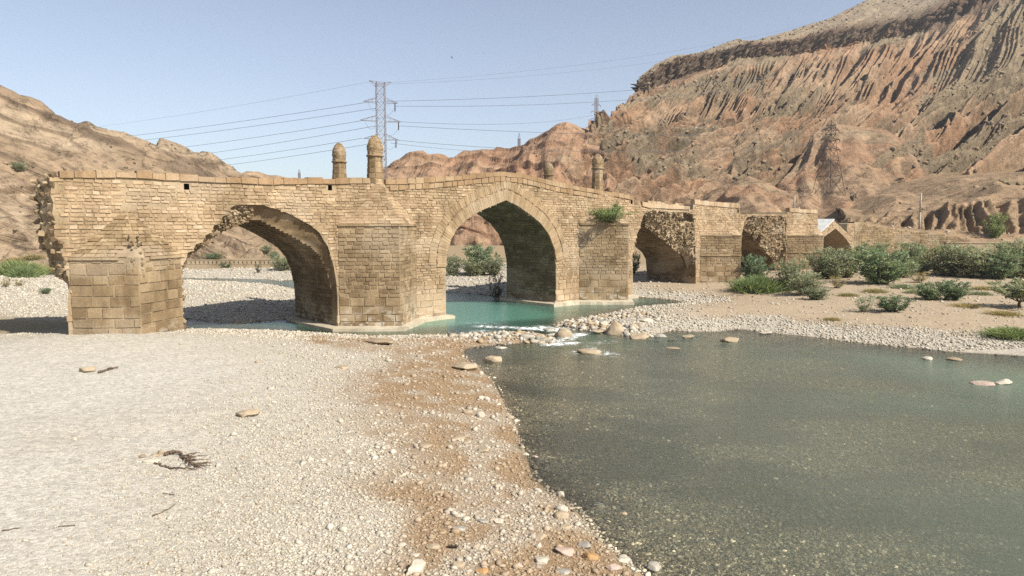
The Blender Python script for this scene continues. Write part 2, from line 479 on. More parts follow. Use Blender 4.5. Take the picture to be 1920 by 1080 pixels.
me = np_mesh('river_water', wV, inv.reshape(-1, 4), {'depth': np.maximum(wdep, 0).ravel()[used], 'foam': foam.ravel()[used], 'silt': turb.ravel()[used]})
M_water, nt, bs = new_mat('river water')
nt.nodes.remove(bs)
out = nt.nodes['Material Output']
P = pos(nt)
dep = N(nt, 'ShaderNodeAttribute', attribute_name='depth').outputs['Fac']
fo = N(nt, 'ShaderNodeAttribute', attribute_name='foam').outputs['Fac']
si = N(nt, 'ShaderNodeAttribute', attribute_name='silt').outputs['Fac']
tr = nt.nodes.new('ShaderNodeBsdfTransparent'); tr.inputs[0].default_value = (0.90, 0.92, 0.86, 1)
df = nt.nodes.new('ShaderNodeBsdfDiffuse')
nt.links.new(mixc(nt, si, (0.20, 0.222, 0.16), (0.09, 0.225, 0.165)), df.inputs[0])
opaq = math_(nt, 'ADD', math_(nt, 'MULTIPLY', dep, math_(nt, 'ADD', 0.60, math_(nt, 'MULTIPLY', si, 0.45))), 0.02, True)
body = nt.nodes.new('ShaderNodeMixShader')
nt.links.new(opaq, body.inputs[0]); nt.links.new(tr.outputs[0], body.inputs[1]); nt.links.new(df.outputs[0], body.inputs[2])
rip = noise(nt, 1.1, 6, 0.62, mapv(nt, P, (1.0, 2.2, 1), (0, 0, math.radians(15))), 0.5)
rip2 = noise(nt, 9, 2, 0.5, mapv(nt, P, (1.0, 1.8, 1), (0, 0, math.radians(-20))))
nrm = bump(nt, math_(nt, 'ADD', rip, math_(nt, 'MULTIPLY', rip2, 0.3)), 0.6, 0.08)
gl = nt.nodes.new('ShaderNodeBsdfGlossy'); gl.inputs['Roughness'].default_value = 0.17
nt.links.new(nrm, gl.inputs['Normal'])
fr = nt.nodes.new('ShaderNodeFresnel'); fr.inputs['IOR'].default_value = 1.33; nt.links.new(nrm, fr.inputs['Normal'])
surf = nt.nodes.new('ShaderNodeMixShader')
nt.links.new(fr.outputs[0], surf.inputs[0]); nt.links.new(body.outputs[0], surf.inputs[1]); nt.links.new(gl.outputs[0], surf.inputs[2])
fd = nt.nodes.new('ShaderNodeBsdfDiffuse'); fd.inputs[0].default_value = (0.85, 0.88, 0.86, 1)
fn = noise(nt, 2.6, 6, 0.75, mapv(nt, P, (1, 1.8, 1), (0, 0, math.radians(20))), 0.4)
ff = math_(nt, 'MULTIPLY', ramp(nt, math_(nt, 'ADD', math_(nt, 'MULTIPLY', fo, 0.42), math_(nt, 'MULTIPLY', math_(nt, 'SUBTRACT', fn, 0.5), 1.9)), [(0.22, 0), (0.46, 1)]), math_(nt, 'MULTIPLY', fo, 1.6, True))
fin = nt.nodes.new('ShaderNodeMixShader')
nt.links.new(ff, fin.inputs[0]); nt.links.new(surf.outputs[0], fin.inputs[1]); nt.links.new(fd.outputs[0], fin.inputs[2])
nt.links.new(fin.outputs[0], out.inputs[0])
water = tag(link('river_water', me, M_water, smooth_=True), kind='structure')

# ------------------------------------------------------------------ hills: lofted land surfaces with eroded relief
def resample(pts, n):
    p = np.array([tuple(q) for q in pts]); d = np.r_[0, np.cumsum(np.linalg.norm(np.diff(p, axis=0), axis=1))]
    t = np.linspace(0, d[-1], n)
    return np.stack([np.interp(t, d, p[:, k]) for k in range(3)], -1)
BVHS = []
def loft(name, lines, rows, n, disp, mat, back=(60, -25), tone=None, wrap=True):
    """lines from crest to foot as (px, py, distance) rows; a back slope closes the hill behind the crest"""
    lines = [[(l[0][0] + 14, l[0][1] + 30, l[0][2] + 60)] + l + [(l[-1][0] - 14, l[-1][1] + 30, l[-1][2] + 60)] for l in lines] if wrap else lines
    L = [resample([on_y(*q) for q in l], n) for l in lines]
    sk = L[-1].copy(); sk[:, 2] = -4.0; sk[:, 1] -= 3
    L.append(sk); rows = list(rows) + [8]
    crest = L[0]
    bk = crest + np.array([0, back[0], back[1]]); bk2 = crest + np.array([0, back[0] * 2.2, -400.0]); bk2[:, 2] = -5
    allL = [bk2, bk] + L; allR = [6, 10] + list(rows)
    V = []; T = []
    for k in range(len(allL) - 1):
        m = allR[k]
        for j in range(m):
            f = j / m
            V.append(allL[k] * (1 - f) + allL[k + 1] * f)
            T.append(k - 2 + f)
    V.append(allL[-1]); T.append(len(allL) - 3)
    V = np.array(V); R = len(V)
    t = np.array(T)[:, None] * np.ones((1, n)); s = np.linspace(0, 1, n)[None, :] * np.ones((R, 1))
    du = np.gradient(V, axis=1); dv = np.gradient(V, axis=0)
    nn = np.cross(dv, du); nn /= np.linalg.norm(nn, axis=-1, keepdims=True) + 1e-9
    # soften normals so relief stays single-valued
    mean = np.array([0.0, -0.75, 0.6]); sg = np.sign((nn * mean).sum(-1, keepdims=True)); nn = nn * np.where(sg == 0, 1, sg)
    nn = nn * 0.5 + mean * 0.5; nn /= np.linalg.norm(nn, axis=-1, keepdims=True)
    d = disp(s, t, V) * smooth(0.005, 0.06, s) * smooth(0, 0.02, 1 - s)
    V2 = V + nn * d[..., None]
    id_ = np.arange(R * n).reshape(R, n)
    F = np.stack([id_[:-1, :-1], id_[1:, :-1], id_[1:, 1:], id_[:-1, 1:]], -1).reshape(-1, 4)
    attrs = {'sheet': np.stack([s, t, 0 * s], -1).reshape(-1, 3)}
    if tone is not None: attrs['tone'] = KA * tone(s, t, V2, d).reshape(-1, 3)
    me = np_mesh(name, V2.reshape(-1, 3), F, attrs)
    o = tag(link(name, me, mat, smooth_=True), kind='structure')
    BVHS.append((o, BVHTree.FromPolygons([tuple(p) for p in V2.reshape(-1, 3)], [tuple(int(i) for i in f) for f in F])))
    return V2, s, t

def hill_material(name, fine=1.0, streak=(2.0, 0.4), bstr=0.6, shear=0.0, bed=False):
    m, nt, bs = new_mat(name)
    P = pos(nt)
    at = N(nt, 'ShaderNodeAttribute', attribute_name='tone').outputs['Color']
    sh = N(nt, 'ShaderNodeAttribute', attribute_name='sheet').outputs['Vector']
    n1 = noise(nt, 0.11, 6, 0.62, P)
    n2 = noise(nt, 0.42 * fine, 9, 0.74, P)
    if shear:
        sp3 = nt.nodes.new('ShaderNodeSeparateXYZ'); nt.links.new(sh, sp3.inputs[0])
        cb = nt.nodes.new('ShaderNodeCombineXYZ'); nt.links.new(sp3.outputs[0], cb.inputs[0])
        nt.links.new(math_(nt, 'SUBTRACT', sp3.outputs[1], math_(nt, 'MULTIPLY', sp3.outputs[0], shear)), cb.inputs[1]); sh = cb.outputs[0]
    if bed:
        dp = nt.nodes.new('ShaderNodeVectorMath'); dp.operation = 'DOT_PRODUCT'; nt.links.new(P, dp.inputs[0]); dp.inputs[1].default_value = (0.60, -0.10, 1.0)
        sx = nt.nodes.new('ShaderNodeSeparateXYZ'); nt.links.new(P, sx.inputs[0])
        cx = nt.nodes.new('ShaderNodeCombineXYZ'); nt.links.new(math_(nt, 'MULTIPLY', dp.outputs['Value'], 1.1), cx.inputs[0]); nt.links.new(math_(nt, 'MULTIPLY', sx.outputs[0], 0.035), cx.inputs[1]); nt.links.new(math_(nt, 'MULTIPLY', sx.outputs[1], 0.035), cx.inputs[2])
        n3 = noise(nt, 1.0, 6, 0.62, cx.outputs[0], 0.15)
    else: n3 = noise(nt, 1.0, 4, 0.6, mapv(nt, sh, (streak[0] * 60, streak[1] * 6, 1)), 0.3)
    c = mixc(nt, 1.0, at, ramp(nt, n1, [(0.3, (0.78, 0.77, 0.76)), (0.7, (1.14, 1.12, 1.1))]), 'MULTIPLY')
    c = mixc(nt, 1.0, c, ramp(nt, n3, [(0.34, 0.36), (0.42, 0.88), (0.56, 1.06), (0.68, 1.2)] if bed else [(0.25, 0.78), (0.7, 1.12)]), 'MULTIPLY')
    c = mixc(nt, 1.0, c, ramp(nt, n2, [(0.36, 0.45), (0.47, 0.95), (0.56, 1.06), (0.7, 1.25)]), 'MULTIPLY')
    nt.links.new(c, bs.inputs['Base Color'])
    bs.inputs['Roughness'].default_value = 0.95; bs.inputs['Specular IOR Level'].default_value = 0.05
    h = math_(nt, 'ADD', n2, math_(nt, 'MULTIPLY', n3, 0.7))
    nt.links.new(bump(nt, h, bstr, 1.6), bs.inputs['Normal'])
    return m
M_hillL = hill_material('pale bedded marl', 0.8, (0.22, 9.0), 0.7, 4.0, True)
M_hillR = hill_material('red gullied marl', 0.8, (4.0, 0.35), 0.8)
M_hillK = hill_material('red mound marl', 0.8, (1.1, 1.6), 0.8)
M_hillT = hill_material('sandy earth slope', 0.9, (1.2, 2.0), 0.6)
def mixn(a, b, f): return np.asarray(a) * (1 - f[..., None]) + np.asarray(b) * f[..., None]

# left hill: planar beds dipping to the right, thin ledges
def bedL(V, s, t, sp, a, seed):
    ph = (V[..., 2] + 0.60 * V[..., 0] - 0.10 * V[..., 1]) / sp + a * fbm(s * 14, t * 4, 3, seed)
    return ph - np.floor(ph)
def soft(x, w=0.28): return np.where(x < 1 - w, x / (1 - w), 1 - smooth(1 - w, 1.0, x))
def bedsL(V, s, t): return bedL(V, s, t, 12.0, 0.16, 31), bedL(V, s, t, 3.0, 0.35, 33)
def dispL(s, t, V):
    m = smooth(-0.4, 0.15, t)
    saw, saw2 = bedsL(V, s, t)
    d = 2.6 * soft(saw, 0.10) * smooth(0.36, 0.52, fbm(s * 9, t * 3, 2, 35)) + 1.0 * soft(saw2, 0.2) * smooth(0.36, 0.54, fbm(s * 13, t * 6, 2, 36))
    d = d + 1.8 * (fbm(s * 9, t * 2.5, 3, 37) - 0.5) + 0.9 * (fbm(s * 80, t * 26, 4, 38, 0.6) - 0.5)
    lo = smooth(0.8, 1.2, t)
    d = d + lo * 2.4 * soft(saw2, 0.2) * smooth(0.46, 0.58, fbm(s * 10, t * 4, 2, 39))
    return d * m
def toneL(s, t, V, d):
    saw, saw2 = bedsL(V, s, t)
    base = np.array([0.40, 0.295, 0.195]); rock = np.array([0.20, 0.145, 0.10]); pale = np.array([0.475, 0.37, 0.255]); grass = np.array([0.45, 0.34, 0.16])
    c = mixn(base, pale, smooth(0.4, 0.65, fbm(s * 8, t * 4, 4, 41)))
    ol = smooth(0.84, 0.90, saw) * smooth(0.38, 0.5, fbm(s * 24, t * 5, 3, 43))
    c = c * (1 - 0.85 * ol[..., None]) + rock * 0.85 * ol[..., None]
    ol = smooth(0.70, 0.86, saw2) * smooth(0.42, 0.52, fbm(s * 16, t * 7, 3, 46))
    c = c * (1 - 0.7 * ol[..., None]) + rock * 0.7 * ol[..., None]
    sp_ = smooth(0.66, 0.74, fbm(s * 160, t * 50, 2, 45))
    c = c * (1 - 0.5 * sp_[..., None]) + np.array([0.22, 0.17, 0.10]) * 0.5 * sp_[..., None]
    rough = smooth(0.75, 1.1, t) * smooth(0.45, 0.6, fbm(s * 12, t * 10, 3, 44))
    c = c * (1 - 0.55 * rough[..., None]) + np.array([0.30, 0.215, 0.14]) * 0.55 * rough[..., None]
    g = smooth(0.60, 0.66, s) * smooth(0.9, 1.2, t)
    return c * (1 - 0.7 * g[..., None]) + grass * 0.7 * g[..., None]
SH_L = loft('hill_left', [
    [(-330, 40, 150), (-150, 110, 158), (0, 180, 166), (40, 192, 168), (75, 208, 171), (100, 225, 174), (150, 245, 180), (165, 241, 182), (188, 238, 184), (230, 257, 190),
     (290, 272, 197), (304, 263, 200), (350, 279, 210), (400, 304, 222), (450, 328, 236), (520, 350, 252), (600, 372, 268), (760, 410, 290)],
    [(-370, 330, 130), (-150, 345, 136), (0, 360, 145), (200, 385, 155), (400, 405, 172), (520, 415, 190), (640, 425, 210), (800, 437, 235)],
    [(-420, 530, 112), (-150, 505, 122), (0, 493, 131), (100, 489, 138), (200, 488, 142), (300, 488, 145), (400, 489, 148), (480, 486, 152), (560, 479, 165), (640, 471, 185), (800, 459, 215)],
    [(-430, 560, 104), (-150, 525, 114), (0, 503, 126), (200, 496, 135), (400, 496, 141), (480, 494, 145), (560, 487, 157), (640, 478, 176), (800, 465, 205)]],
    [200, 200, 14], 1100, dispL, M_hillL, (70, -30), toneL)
def dispS(s, t, V):
    return smooth(-0.4, 0.15, t) * (3.0 * (fbm(s * 14, t * 5, 4, 51) - 0.5) + 1.6 * ridged(s * 18, t * 2, 3, 52))
def toneS(s, t, V, d):
    return mixn((0.42, 0.29, 0.18), (0.48, 0.36, 0.25), smooth(0.4, 0.6, fbm(s * 9, t * 5, 3, 53)))
loft('hill_far_left', [[(380, 352, 330), (430, 335, 335), (462, 322, 340), (482, 321, 342), (500, 327, 345), (540, 338, 350), (600, 352, 356), (700, 372, 370)],
                       [(360, 470, 300), (460, 468, 302), (560, 466, 304), (720, 462, 310)]], [40], 120, dispS, M_hillL, (60, -30), toneS)

# red hills behind the middle of the bridge
def dispC(s, t, V):
    m = smooth(-0.35, 0.12, t)
    w = s + 0.02 * (fbm(s * 8, t * 3, 3, 61) - 0.5)
    d = 7.5 * (ridged(w * 15, t * 0.8, 1, 62) - 0.5) * smooth(0, 0.5, t) + 3.4 * (ridged(w * 41, t * 0.9, 1, 63) - 0.5) * smooth(0, 0.4, t) + 1.9 * (ridged(w * 55, t * 1.2, 3, 64) - 0.5) * smooth(0, 0.3, t) + 1.0 * (fbm(s * 80, t * 18, 4, 66) - 0.5)
    ph = t * 3.6 - s * 5.2 + 0.5 * fbm(s * 10, t * 3, 3, 67); saw = ph - np.floor(ph)
    d = d + 2.2 * smooth(0.86, 0.9, saw) * (1 - smooth(0.96, 1.0, saw)) * (0.3 + fbm(s * 60, t * 5, 2, 68))
    return d * m
def toneC(s, t, V, d):
    c = mixn((0.41, 0.245, 0.15), (0.46, 0.305, 0.195), smooth(0.35, 0.65, fbm(s * 14, t * 4, 4, 71)))
    gr = smooth(0.55, 0.7, fbm(s * 7, t * 3, 3, 73))
    c = c * (1 - 0.55 * gr[..., None]) + np.array([0.38, 0.31, 0.20]) * 0.55 * gr[..., None]
    ph = t * 3.6 - s * 5.2 + 0.5 * fbm(s * 10, t * 3, 3, 67); saw = ph - np.floor(ph)
    led = smooth(0.86, 0.89, saw) * (1 - smooth(0.95, 0.99, saw)) * smooth(0.35, 0.5, fbm(s * 50, t * 6, 2, 75))
    return c * (1 - 0.75 * led[..., None]) + np.array([0.22, 0.14, 0.09]) * 0.75 * led[..., None]
SH_C = loft('hill_red_middle', [
    [(640, 372, 312), (690, 345, 306), (735, 312, 300), (748, 300, 300), (762, 289, 300), (778, 284, 301), (792, 283, 302), (806, 290, 303), (820, 288, 305), (832, 291, 306), (847, 297, 308),
     (860, 287, 310), (869, 282, 312), (885, 283, 312), (905, 280, 314), (930, 281, 316), (958, 280, 317), (985, 270, 316), (1010, 254, 314), (1030, 242, 312), (1045, 231, 311), (1062, 228, 311), (1078, 234, 312),
     (1100, 243, 315), (1140, 256, 310), (1180, 276, 302), (1220, 298, 292), (1260, 322, 280), (1290, 348, 270), (1310, 372, 262)],
    [(640, 420, 270), (760, 400, 262), (900, 385, 258), (1050, 370, 254), (1150, 375, 250), (1250, 388, 245), (1310, 402, 240)],
    [(640, 459, 238), (780, 457, 234), (900, 455, 230), (1000, 453, 228), (1150, 450, 224), (1320, 448, 218)],
    [(640, 466, 222), (780, 465, 218), (900, 464, 214), (1000, 462, 212), (1150, 460, 208), (1330, 460, 200)]],
    [90, 60, 8], 520, dispC, M_hillR, (50, -25), toneC)

# the high mountain with its cliff band
def tri(x): return np.abs(2 * (x - np.floor(x)) - 1)
def dispM(s, t, V):
    m = smooth(-0.3, 0.1, t)
    low = smooth(2.0, 2.3, t); foot = 1 - 0.7 * smooth(4.3, 5.2, t)
    w = s + 0.022 * (fbm(s * 8, t * 1.6, 3, 81) - 0.5) * low
    big = tri(w * 19 + 1.2 * fbm(w * 7, t * 0.3, 2, 82)); med = tri(w * 44 + 3.2 * fbm(w * 22, t * 1.3, 3, 84)); fin = tri(w * 140 + 5.0 * fbm(w * 50, t * 2.4, 2, 86))
    d = (5.0 * (big - 0.5) * (0.4 + 1.1 * fbm(s * 10, t * 0.5, 2, 83)) + 4.6 * (med - 0.5) * (0.25 + 1.5 * fbm(s * 16, t * 1.2, 2, 85)) + 2.5 * (fin - 0.5) * (0.25 + 1.6 * fbm(s * 30, t * 3, 2, 60))) * low * foot * (0.45 + 1.1 * fbm(s * 26, t * 3.5, 3, 51)) * (1 - 0.5 * smooth(0.38, 0.55, s) * (1 - smooth(3.0, 4.0, t)))
    d = d + (13.0 * (tri(w * 24 + 0.8 * fbm(w * 9, t * 0.4, 2, 57)) - 0.5) + 6.0 * (tri(w * 70 + 1.5 * fbm(w * 20, t, 2, 58)) - 0.5)) * smooth(3.0, 3.8, t) * (1 - 0.6 * smooth(4.7, 5.4, t)) * (0.35 + 0.9 * fbm(s * 12, t, 2, 59))
    d = d + 2.2 * (fbm(s * 90, t * 12, 4, 87, 0.65) - 0.5) + 2.6 * (fbm(s * 16, t * 2.5, 2, 61) - 0.5) * low * foot + 1.6 * (fbm(s * 200, t * 22, 3, 62, 0.7) - 0.5) * low
    cl = smooth(0.9, 1.05, t) * (1 - smooth(1.9, 2.1, t))
    d = d + cl * (6.0 * (vnoise(s * 90, t * 0.5, 88) - 0.5) + 6.5 * (vnoise(s * 240, t * 1.2, 55) - 0.5) + 3.0 * (vnoise(s * 520, t * 3.0, 54) - 0.5) + 1.2 * np.sign(np.sin(t * 22 + 3 * fbm(s * 20, t, 2, 89))))
    out = smooth(0.56, 0.66, fbm(s * 30, t * 3, 3, 90) + 0.08 * smooth(0.4, 0.8, s)) * low
    d = d + out * (3.4 * (fbm(s * 210, t * 30, 3, 91, 0.8) - 0.4))
    return d * m
def toneM(s, t, V, d):
    red = np.array([0.395, 0.245, 0.15]); tan = np.array([0.44, 0.31, 0.20]); gry = np.array([0.29, 0.24, 0.16]); cliff = np.array([0.175, 0.125, 0.09]); top = np.array([0.36, 0.295, 0.215])
    c = mixn(red, tan, smooth(0.35, 0.65, fbm(s * 26, t * 3, 4, 92)))
    w = s + 0.022 * (fbm(s * 8, t * 1.6, 3, 81) - 0.5) * smooth(2.0, 2.3, t)
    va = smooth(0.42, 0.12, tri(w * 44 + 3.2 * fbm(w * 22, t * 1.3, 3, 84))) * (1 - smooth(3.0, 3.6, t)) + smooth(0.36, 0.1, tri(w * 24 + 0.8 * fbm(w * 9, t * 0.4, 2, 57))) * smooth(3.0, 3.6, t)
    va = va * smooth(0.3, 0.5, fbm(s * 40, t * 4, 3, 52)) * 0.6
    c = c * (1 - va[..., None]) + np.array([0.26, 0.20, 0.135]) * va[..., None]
    g = smooth(0.5, 0.62, fbm(s * 18, t * 2.0, 4, 93) + 0.16 * smooth(0.45, 0.8, s) - 0.05)
    c = c * (1 - 0.8 * g[..., None]) + gry * 0.8 * g[..., None]
    out = smooth(0.56, 0.66, fbm(s * 30, t * 3, 3, 90) + 0.08 * smooth(0.4, 0.8, s)) * smooth(2.0, 2.3, t)
    dk = out * smooth(0.42, 0.6, fbm(s * 210, t * 30, 3, 91, 0.75))
    c = c * (1 - 0.6 * dk[..., None]) + np.array([0.20, 0.155, 0.10]) * 0.6 * dk[..., None]
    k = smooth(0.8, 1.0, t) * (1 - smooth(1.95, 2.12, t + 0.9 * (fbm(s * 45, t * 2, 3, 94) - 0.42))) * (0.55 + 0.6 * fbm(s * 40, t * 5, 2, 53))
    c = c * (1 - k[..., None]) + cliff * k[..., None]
    k = np.clip(k, 0, 1); k = 1 - smooth(0.75, 0.98, t)
    return c * (1 - k[..., None]) + top * k[..., None]
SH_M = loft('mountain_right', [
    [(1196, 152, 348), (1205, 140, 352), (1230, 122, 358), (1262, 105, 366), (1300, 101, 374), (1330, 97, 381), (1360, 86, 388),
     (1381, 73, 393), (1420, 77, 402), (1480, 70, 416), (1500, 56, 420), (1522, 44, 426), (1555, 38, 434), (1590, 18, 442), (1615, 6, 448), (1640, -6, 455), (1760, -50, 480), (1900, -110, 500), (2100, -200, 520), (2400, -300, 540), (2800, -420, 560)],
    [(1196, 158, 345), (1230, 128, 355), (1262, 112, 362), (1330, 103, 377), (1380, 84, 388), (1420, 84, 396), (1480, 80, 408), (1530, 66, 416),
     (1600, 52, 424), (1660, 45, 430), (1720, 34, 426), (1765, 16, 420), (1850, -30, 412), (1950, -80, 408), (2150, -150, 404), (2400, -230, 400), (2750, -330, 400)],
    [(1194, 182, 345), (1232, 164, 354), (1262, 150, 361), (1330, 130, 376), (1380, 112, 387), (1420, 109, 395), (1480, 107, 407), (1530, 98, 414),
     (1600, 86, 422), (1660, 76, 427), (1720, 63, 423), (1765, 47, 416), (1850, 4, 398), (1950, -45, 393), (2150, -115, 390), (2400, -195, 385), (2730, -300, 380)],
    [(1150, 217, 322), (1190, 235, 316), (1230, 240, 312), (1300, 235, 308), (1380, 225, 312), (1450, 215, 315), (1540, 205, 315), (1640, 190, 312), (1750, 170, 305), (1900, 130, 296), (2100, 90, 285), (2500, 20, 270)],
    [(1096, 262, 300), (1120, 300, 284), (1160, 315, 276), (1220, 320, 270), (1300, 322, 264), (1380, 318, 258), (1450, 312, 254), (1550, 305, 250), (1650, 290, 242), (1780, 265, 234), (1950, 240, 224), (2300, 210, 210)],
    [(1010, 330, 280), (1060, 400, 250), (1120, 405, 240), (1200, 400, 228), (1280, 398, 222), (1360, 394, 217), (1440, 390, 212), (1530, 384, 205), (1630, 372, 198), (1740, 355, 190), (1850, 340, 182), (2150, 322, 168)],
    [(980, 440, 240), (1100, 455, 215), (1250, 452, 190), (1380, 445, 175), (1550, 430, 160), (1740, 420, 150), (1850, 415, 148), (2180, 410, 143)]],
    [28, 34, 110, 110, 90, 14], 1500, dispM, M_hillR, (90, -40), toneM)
# mounds at the mountain's foot
def dispK(s, t, V):
    m = smooth(-0.35, 0.12, t)
    return m * (3.2 * (tri(s * 7 + 1.2 * fbm(s * 5, t * 1.2, 2, 101)) - 0.5) * smooth(0, 0.5, t) + 1.5 * (tri(s * 23 + 2.2 * fbm(s * 9, t * 2, 2, 103)) - 0.5) * smooth(0, 0.3, t) * (0.3 + 1.2 * fbm(s * 9, t * 2, 2, 102)) + 1.3 * (fbm(s * 40, t * 14, 4, 104, 0.6) - 0.5))
def toneK(s, t, V, d):
    c = mixn((0.40, 0.25, 0.155), (0.44, 0.305, 0.195), smooth(0.35, 0.65, fbm(s * 8, t * 4, 4, 105)))
    g = smooth(0.56, 0.7, fbm(s * 9, t * 5, 3, 106))
    return c * (1 - 0.5 * g[..., None]) + np.array([0.35, 0.29, 0.19]) * 0.5 * g[..., None]
loft('hill_red_cone', [[(1285, 385, 205), (1320, 366, 204), (1350, 352, 203), (1385, 338, 202), (1405, 331, 201), (1425, 338, 200), (1450, 350, 199), (1480, 362, 198), (1505, 378, 196)],
                       [(1275, 412, 186), (1340, 405, 180), (1400, 395, 176), (1440, 392, 174), (1470, 398, 174), (1515, 405, 176)],
                       [(1270, 450, 165), (1400, 445, 158), (1530, 440, 158)]], [90, 10], 300, dispK, M_hillK, (25, -12), toneK)
loft('hill_red_mound', [[(1450, 372, 214), (1480, 330, 222), (1505, 285, 229), (1525, 252, 234), (1548, 236, 237), (1580, 234, 238), (1620, 238, 237), (1660, 243, 235), (1690, 262, 231), (1715, 300, 224), (1740, 345, 214)],
                        [(1440, 392, 196), (1500, 368, 193), (1560, 366, 190), (1620, 368, 187), (1680, 366, 185), (1745, 368, 188)],
                        [(1430, 436, 168), (1560, 428, 160), (1680, 420, 155), (1755, 415, 155)]], [130, 14], 420, dispK, M_hillK, (30, -20), toneK)
# slope, earth bluff and terrace right of the bridge
def dispT(s, t, V):
    cl = smooth(0.95, 1.05, t) * (1 - smooth(1.9, 2.05, t))
    return smooth(-0.3, 0.1, t) * (1.6 * (fbm(s * 40, t * 9, 4, 111, 0.6) - 0.5) + 2.2 * (tri(s * 13 + 2 * fbm(s * 8, t * 2, 2, 109)) - 0.5) * (1 - smooth(0.6, 1.0, t)) + cl * (2.6 * (tri(s * 30 + 2.0 * fbm(s * 14, t * 0.3, 2, 112)) - 0.6) * (0.35 + 1.1 * fbm(s * 12, t * 0.2, 2, 113)) + 1.6 * (tri(s * 100 + 2 * fbm(s * 30, t, 2, 114)) - 0.5)) + 1.2 * (fbm(s * 20, t * 4, 3, 110) - 0.5))
def toneT(s, t, V, d):
    c = mixn((0.43, 0.30, 0.19), (0.39, 0.28, 0.175), smooth(0.4, 0.6, fbm(s * 12, t * 5, 4, 115)))
    k = smooth(0.95, 1.05, t) * (1 - smooth(1.9, 2.05, t))
    return c * (1 - k[..., None]) + np.array([0.40, 0.285, 0.18]) * k[..., None]
SH_T = loft('terrace_right', [
    [(1560, 390, 182), (1640, 372, 178), (1720, 355, 174), (1800, 340, 170), (1920, 325, 165), (2300, 310, 152)],
    [(1585, 410, 146), (1640, 408, 143), (1700, 408, 141), (1740, 400, 140), (1790, 388, 139), (1850, 378, 138), (1920, 370, 137), (2300, 362, 130)],
    [(1590, 418, 137), (1640, 424, 134), (1700, 428, 133), (1740, 431, 132), (1790, 434, 132), (1850, 437, 132), (1920, 440, 131), (2300, 450, 124)],
    [(1602, 418, 121), (1640, 423, 121.5), (1690, 430, 122), (1740, 436, 122.5), (1790, 442, 123), (1830, 455, 122), (1920, 456, 120.5), (2300, 460, 114)],
    [(1604, 500, 119.8), (1640, 500, 120.5), (1690, 500, 121), (1740, 500, 121.5), (1790, 500, 122), (1830, 500, 121), (1920, 502, 119.5), (2300, 505, 113)]],
    [30, 40, 12, 10], 900, dispT, M_hillT, (40, 3), toneT)

def drop(x, y):
    """height of the highest land under a point"""
    z = float(ground_z(np.array([x]), np.array([y]))[0])
    for o, b in BVHS:
        h = b.ray_cast(Vector((x, y, 900)), Vector((0, 0, -1)))
        if h[0] is not None: z = max(z, h[0].z)
    return z
def hit(px, py):
    """first land along a sight line"""
    d = ray(px, py).normalized(); best = None
    for o, b in BVHS:
        h = b.ray_cast(Vector((0, 0, H)), d)
        if h[0] is not None and (best is None or h[3] < best[1]): best = (h[0], h[3])
    t = 5.0
    prev = None
    while t < 420:
        p = Vector((0, 0, H)) + d * t
        if best and t > best[1]: return best[0]
        if p.z < 3.2:
            g = float(ground_z(np.array([p.x]), np.array([p.y]))[0])
            if p.z <= g: return p
        t += 0.25 if t < 140 else 1.5
    return best[0] if best else None

# ------------------------------------------------------------------ the bridge
D = 7.5
bridge = tag(empty('stone_bridge', tuple(BO)), 'long ruined sandstone bridge with pointed arches crossing the river', 'bridge')
PCU = [-32.55, -14.4, 12.95, 35.2, 57.8]          # pier centres along the bridge
PW = [3.15, 3.6, 3.6, 3.6, 3.6]                    # half widths of the cutwaters
PN = [2.5, 3.1, 3.55, 3.5, 3.7]                    # how far their noses stand out
def px2(l, v=0.0): return [on_b(x, y, v) for x, y in l]
def leg(l, z=-1.4):
    """outline pixels -> (u,z) with both ends taken down below the ground"""
    q = px2(l); return [(q[0][0], z)] + q + [(q[-1][0], z)]
TOP_PX = [(96, 334), (103, 333), (230, 333), (300, 337), (400, 342), (500, 346), (590, 345), (700, 344), (735, 346), (800, 343), (870, 337), (940, 330), (980, 334), (1040, 349),
          (1100, 360), (1150, 368), (1186, 375), (1200, 376), (1204, 389), (1290, 393), (1299, 393), (1300, 383), (1387, 391), (1388.5, 402), (1476, 402), (1477.5, 397), (1533, 401), (1534.2, 438), (1540, 434), (1564, 413.5), (1588, 436), (1589, 419), (1602, 418)]
TOP = px2(TOP_PX)
def ztop(u):
    if u <= TOP[0][0]: return TOP[0][1]
    for a, b in zip(TOP, TOP[1:]):
        if a[0] <= u <= b[0]: return a[1] + (b[1] - a[1]) * (u - a[0]) / max(b[0] - a[0], 1e-6)
    return TOP[-1][1]
LEFT = [on_b(x, y) for x, y in [(128, 640), (128, 600), (127, 560), (131, 535), (125, 515), (122, 490), (114, 470), (108, 448), (101, 436), (104, 415), (98, 400), (100, 380), (94, 365), (97, 348), (96, 334)]]
# front outlines of the openings (ragged where the facing has fallen) and the vault edges behind them
OF1 = leg([(340, 520), (341, 498), (349, 488), (352, 474), (362, 470), (368, 458), (380, 454), (386, 441), (396, 436), (402, 422), (412, 420), (418, 406), (428, 402), (432, 390), (441, 385), (465, 383), (493, 384), (506, 389), (524, 393), (545, 402), (562, 411), (585, 424), (600, 437), (606, 448), (615, 462), (621, 480), (626, 500), (631, 530), (633, 560)])
V1 = leg([(344, 520), (350, 494), (375, 470), (405, 447), (436, 429), (464, 417), (488, 408), (520, 422), (548, 437), (575, 452), (598, 467), (614, 487), (624, 512), (631, 545), (633, 575)])
OF2 = leg([(836, 520), (836.5, 492), (838, 470), (846, 448), (856, 431), (870, 416), (887, 403.5), (905, 394), (926, 385), (948, 376), (970, 387), (993, 403), (1012, 418), (1028, 440), (1038, 465), (1043, 495), (1043, 530)])
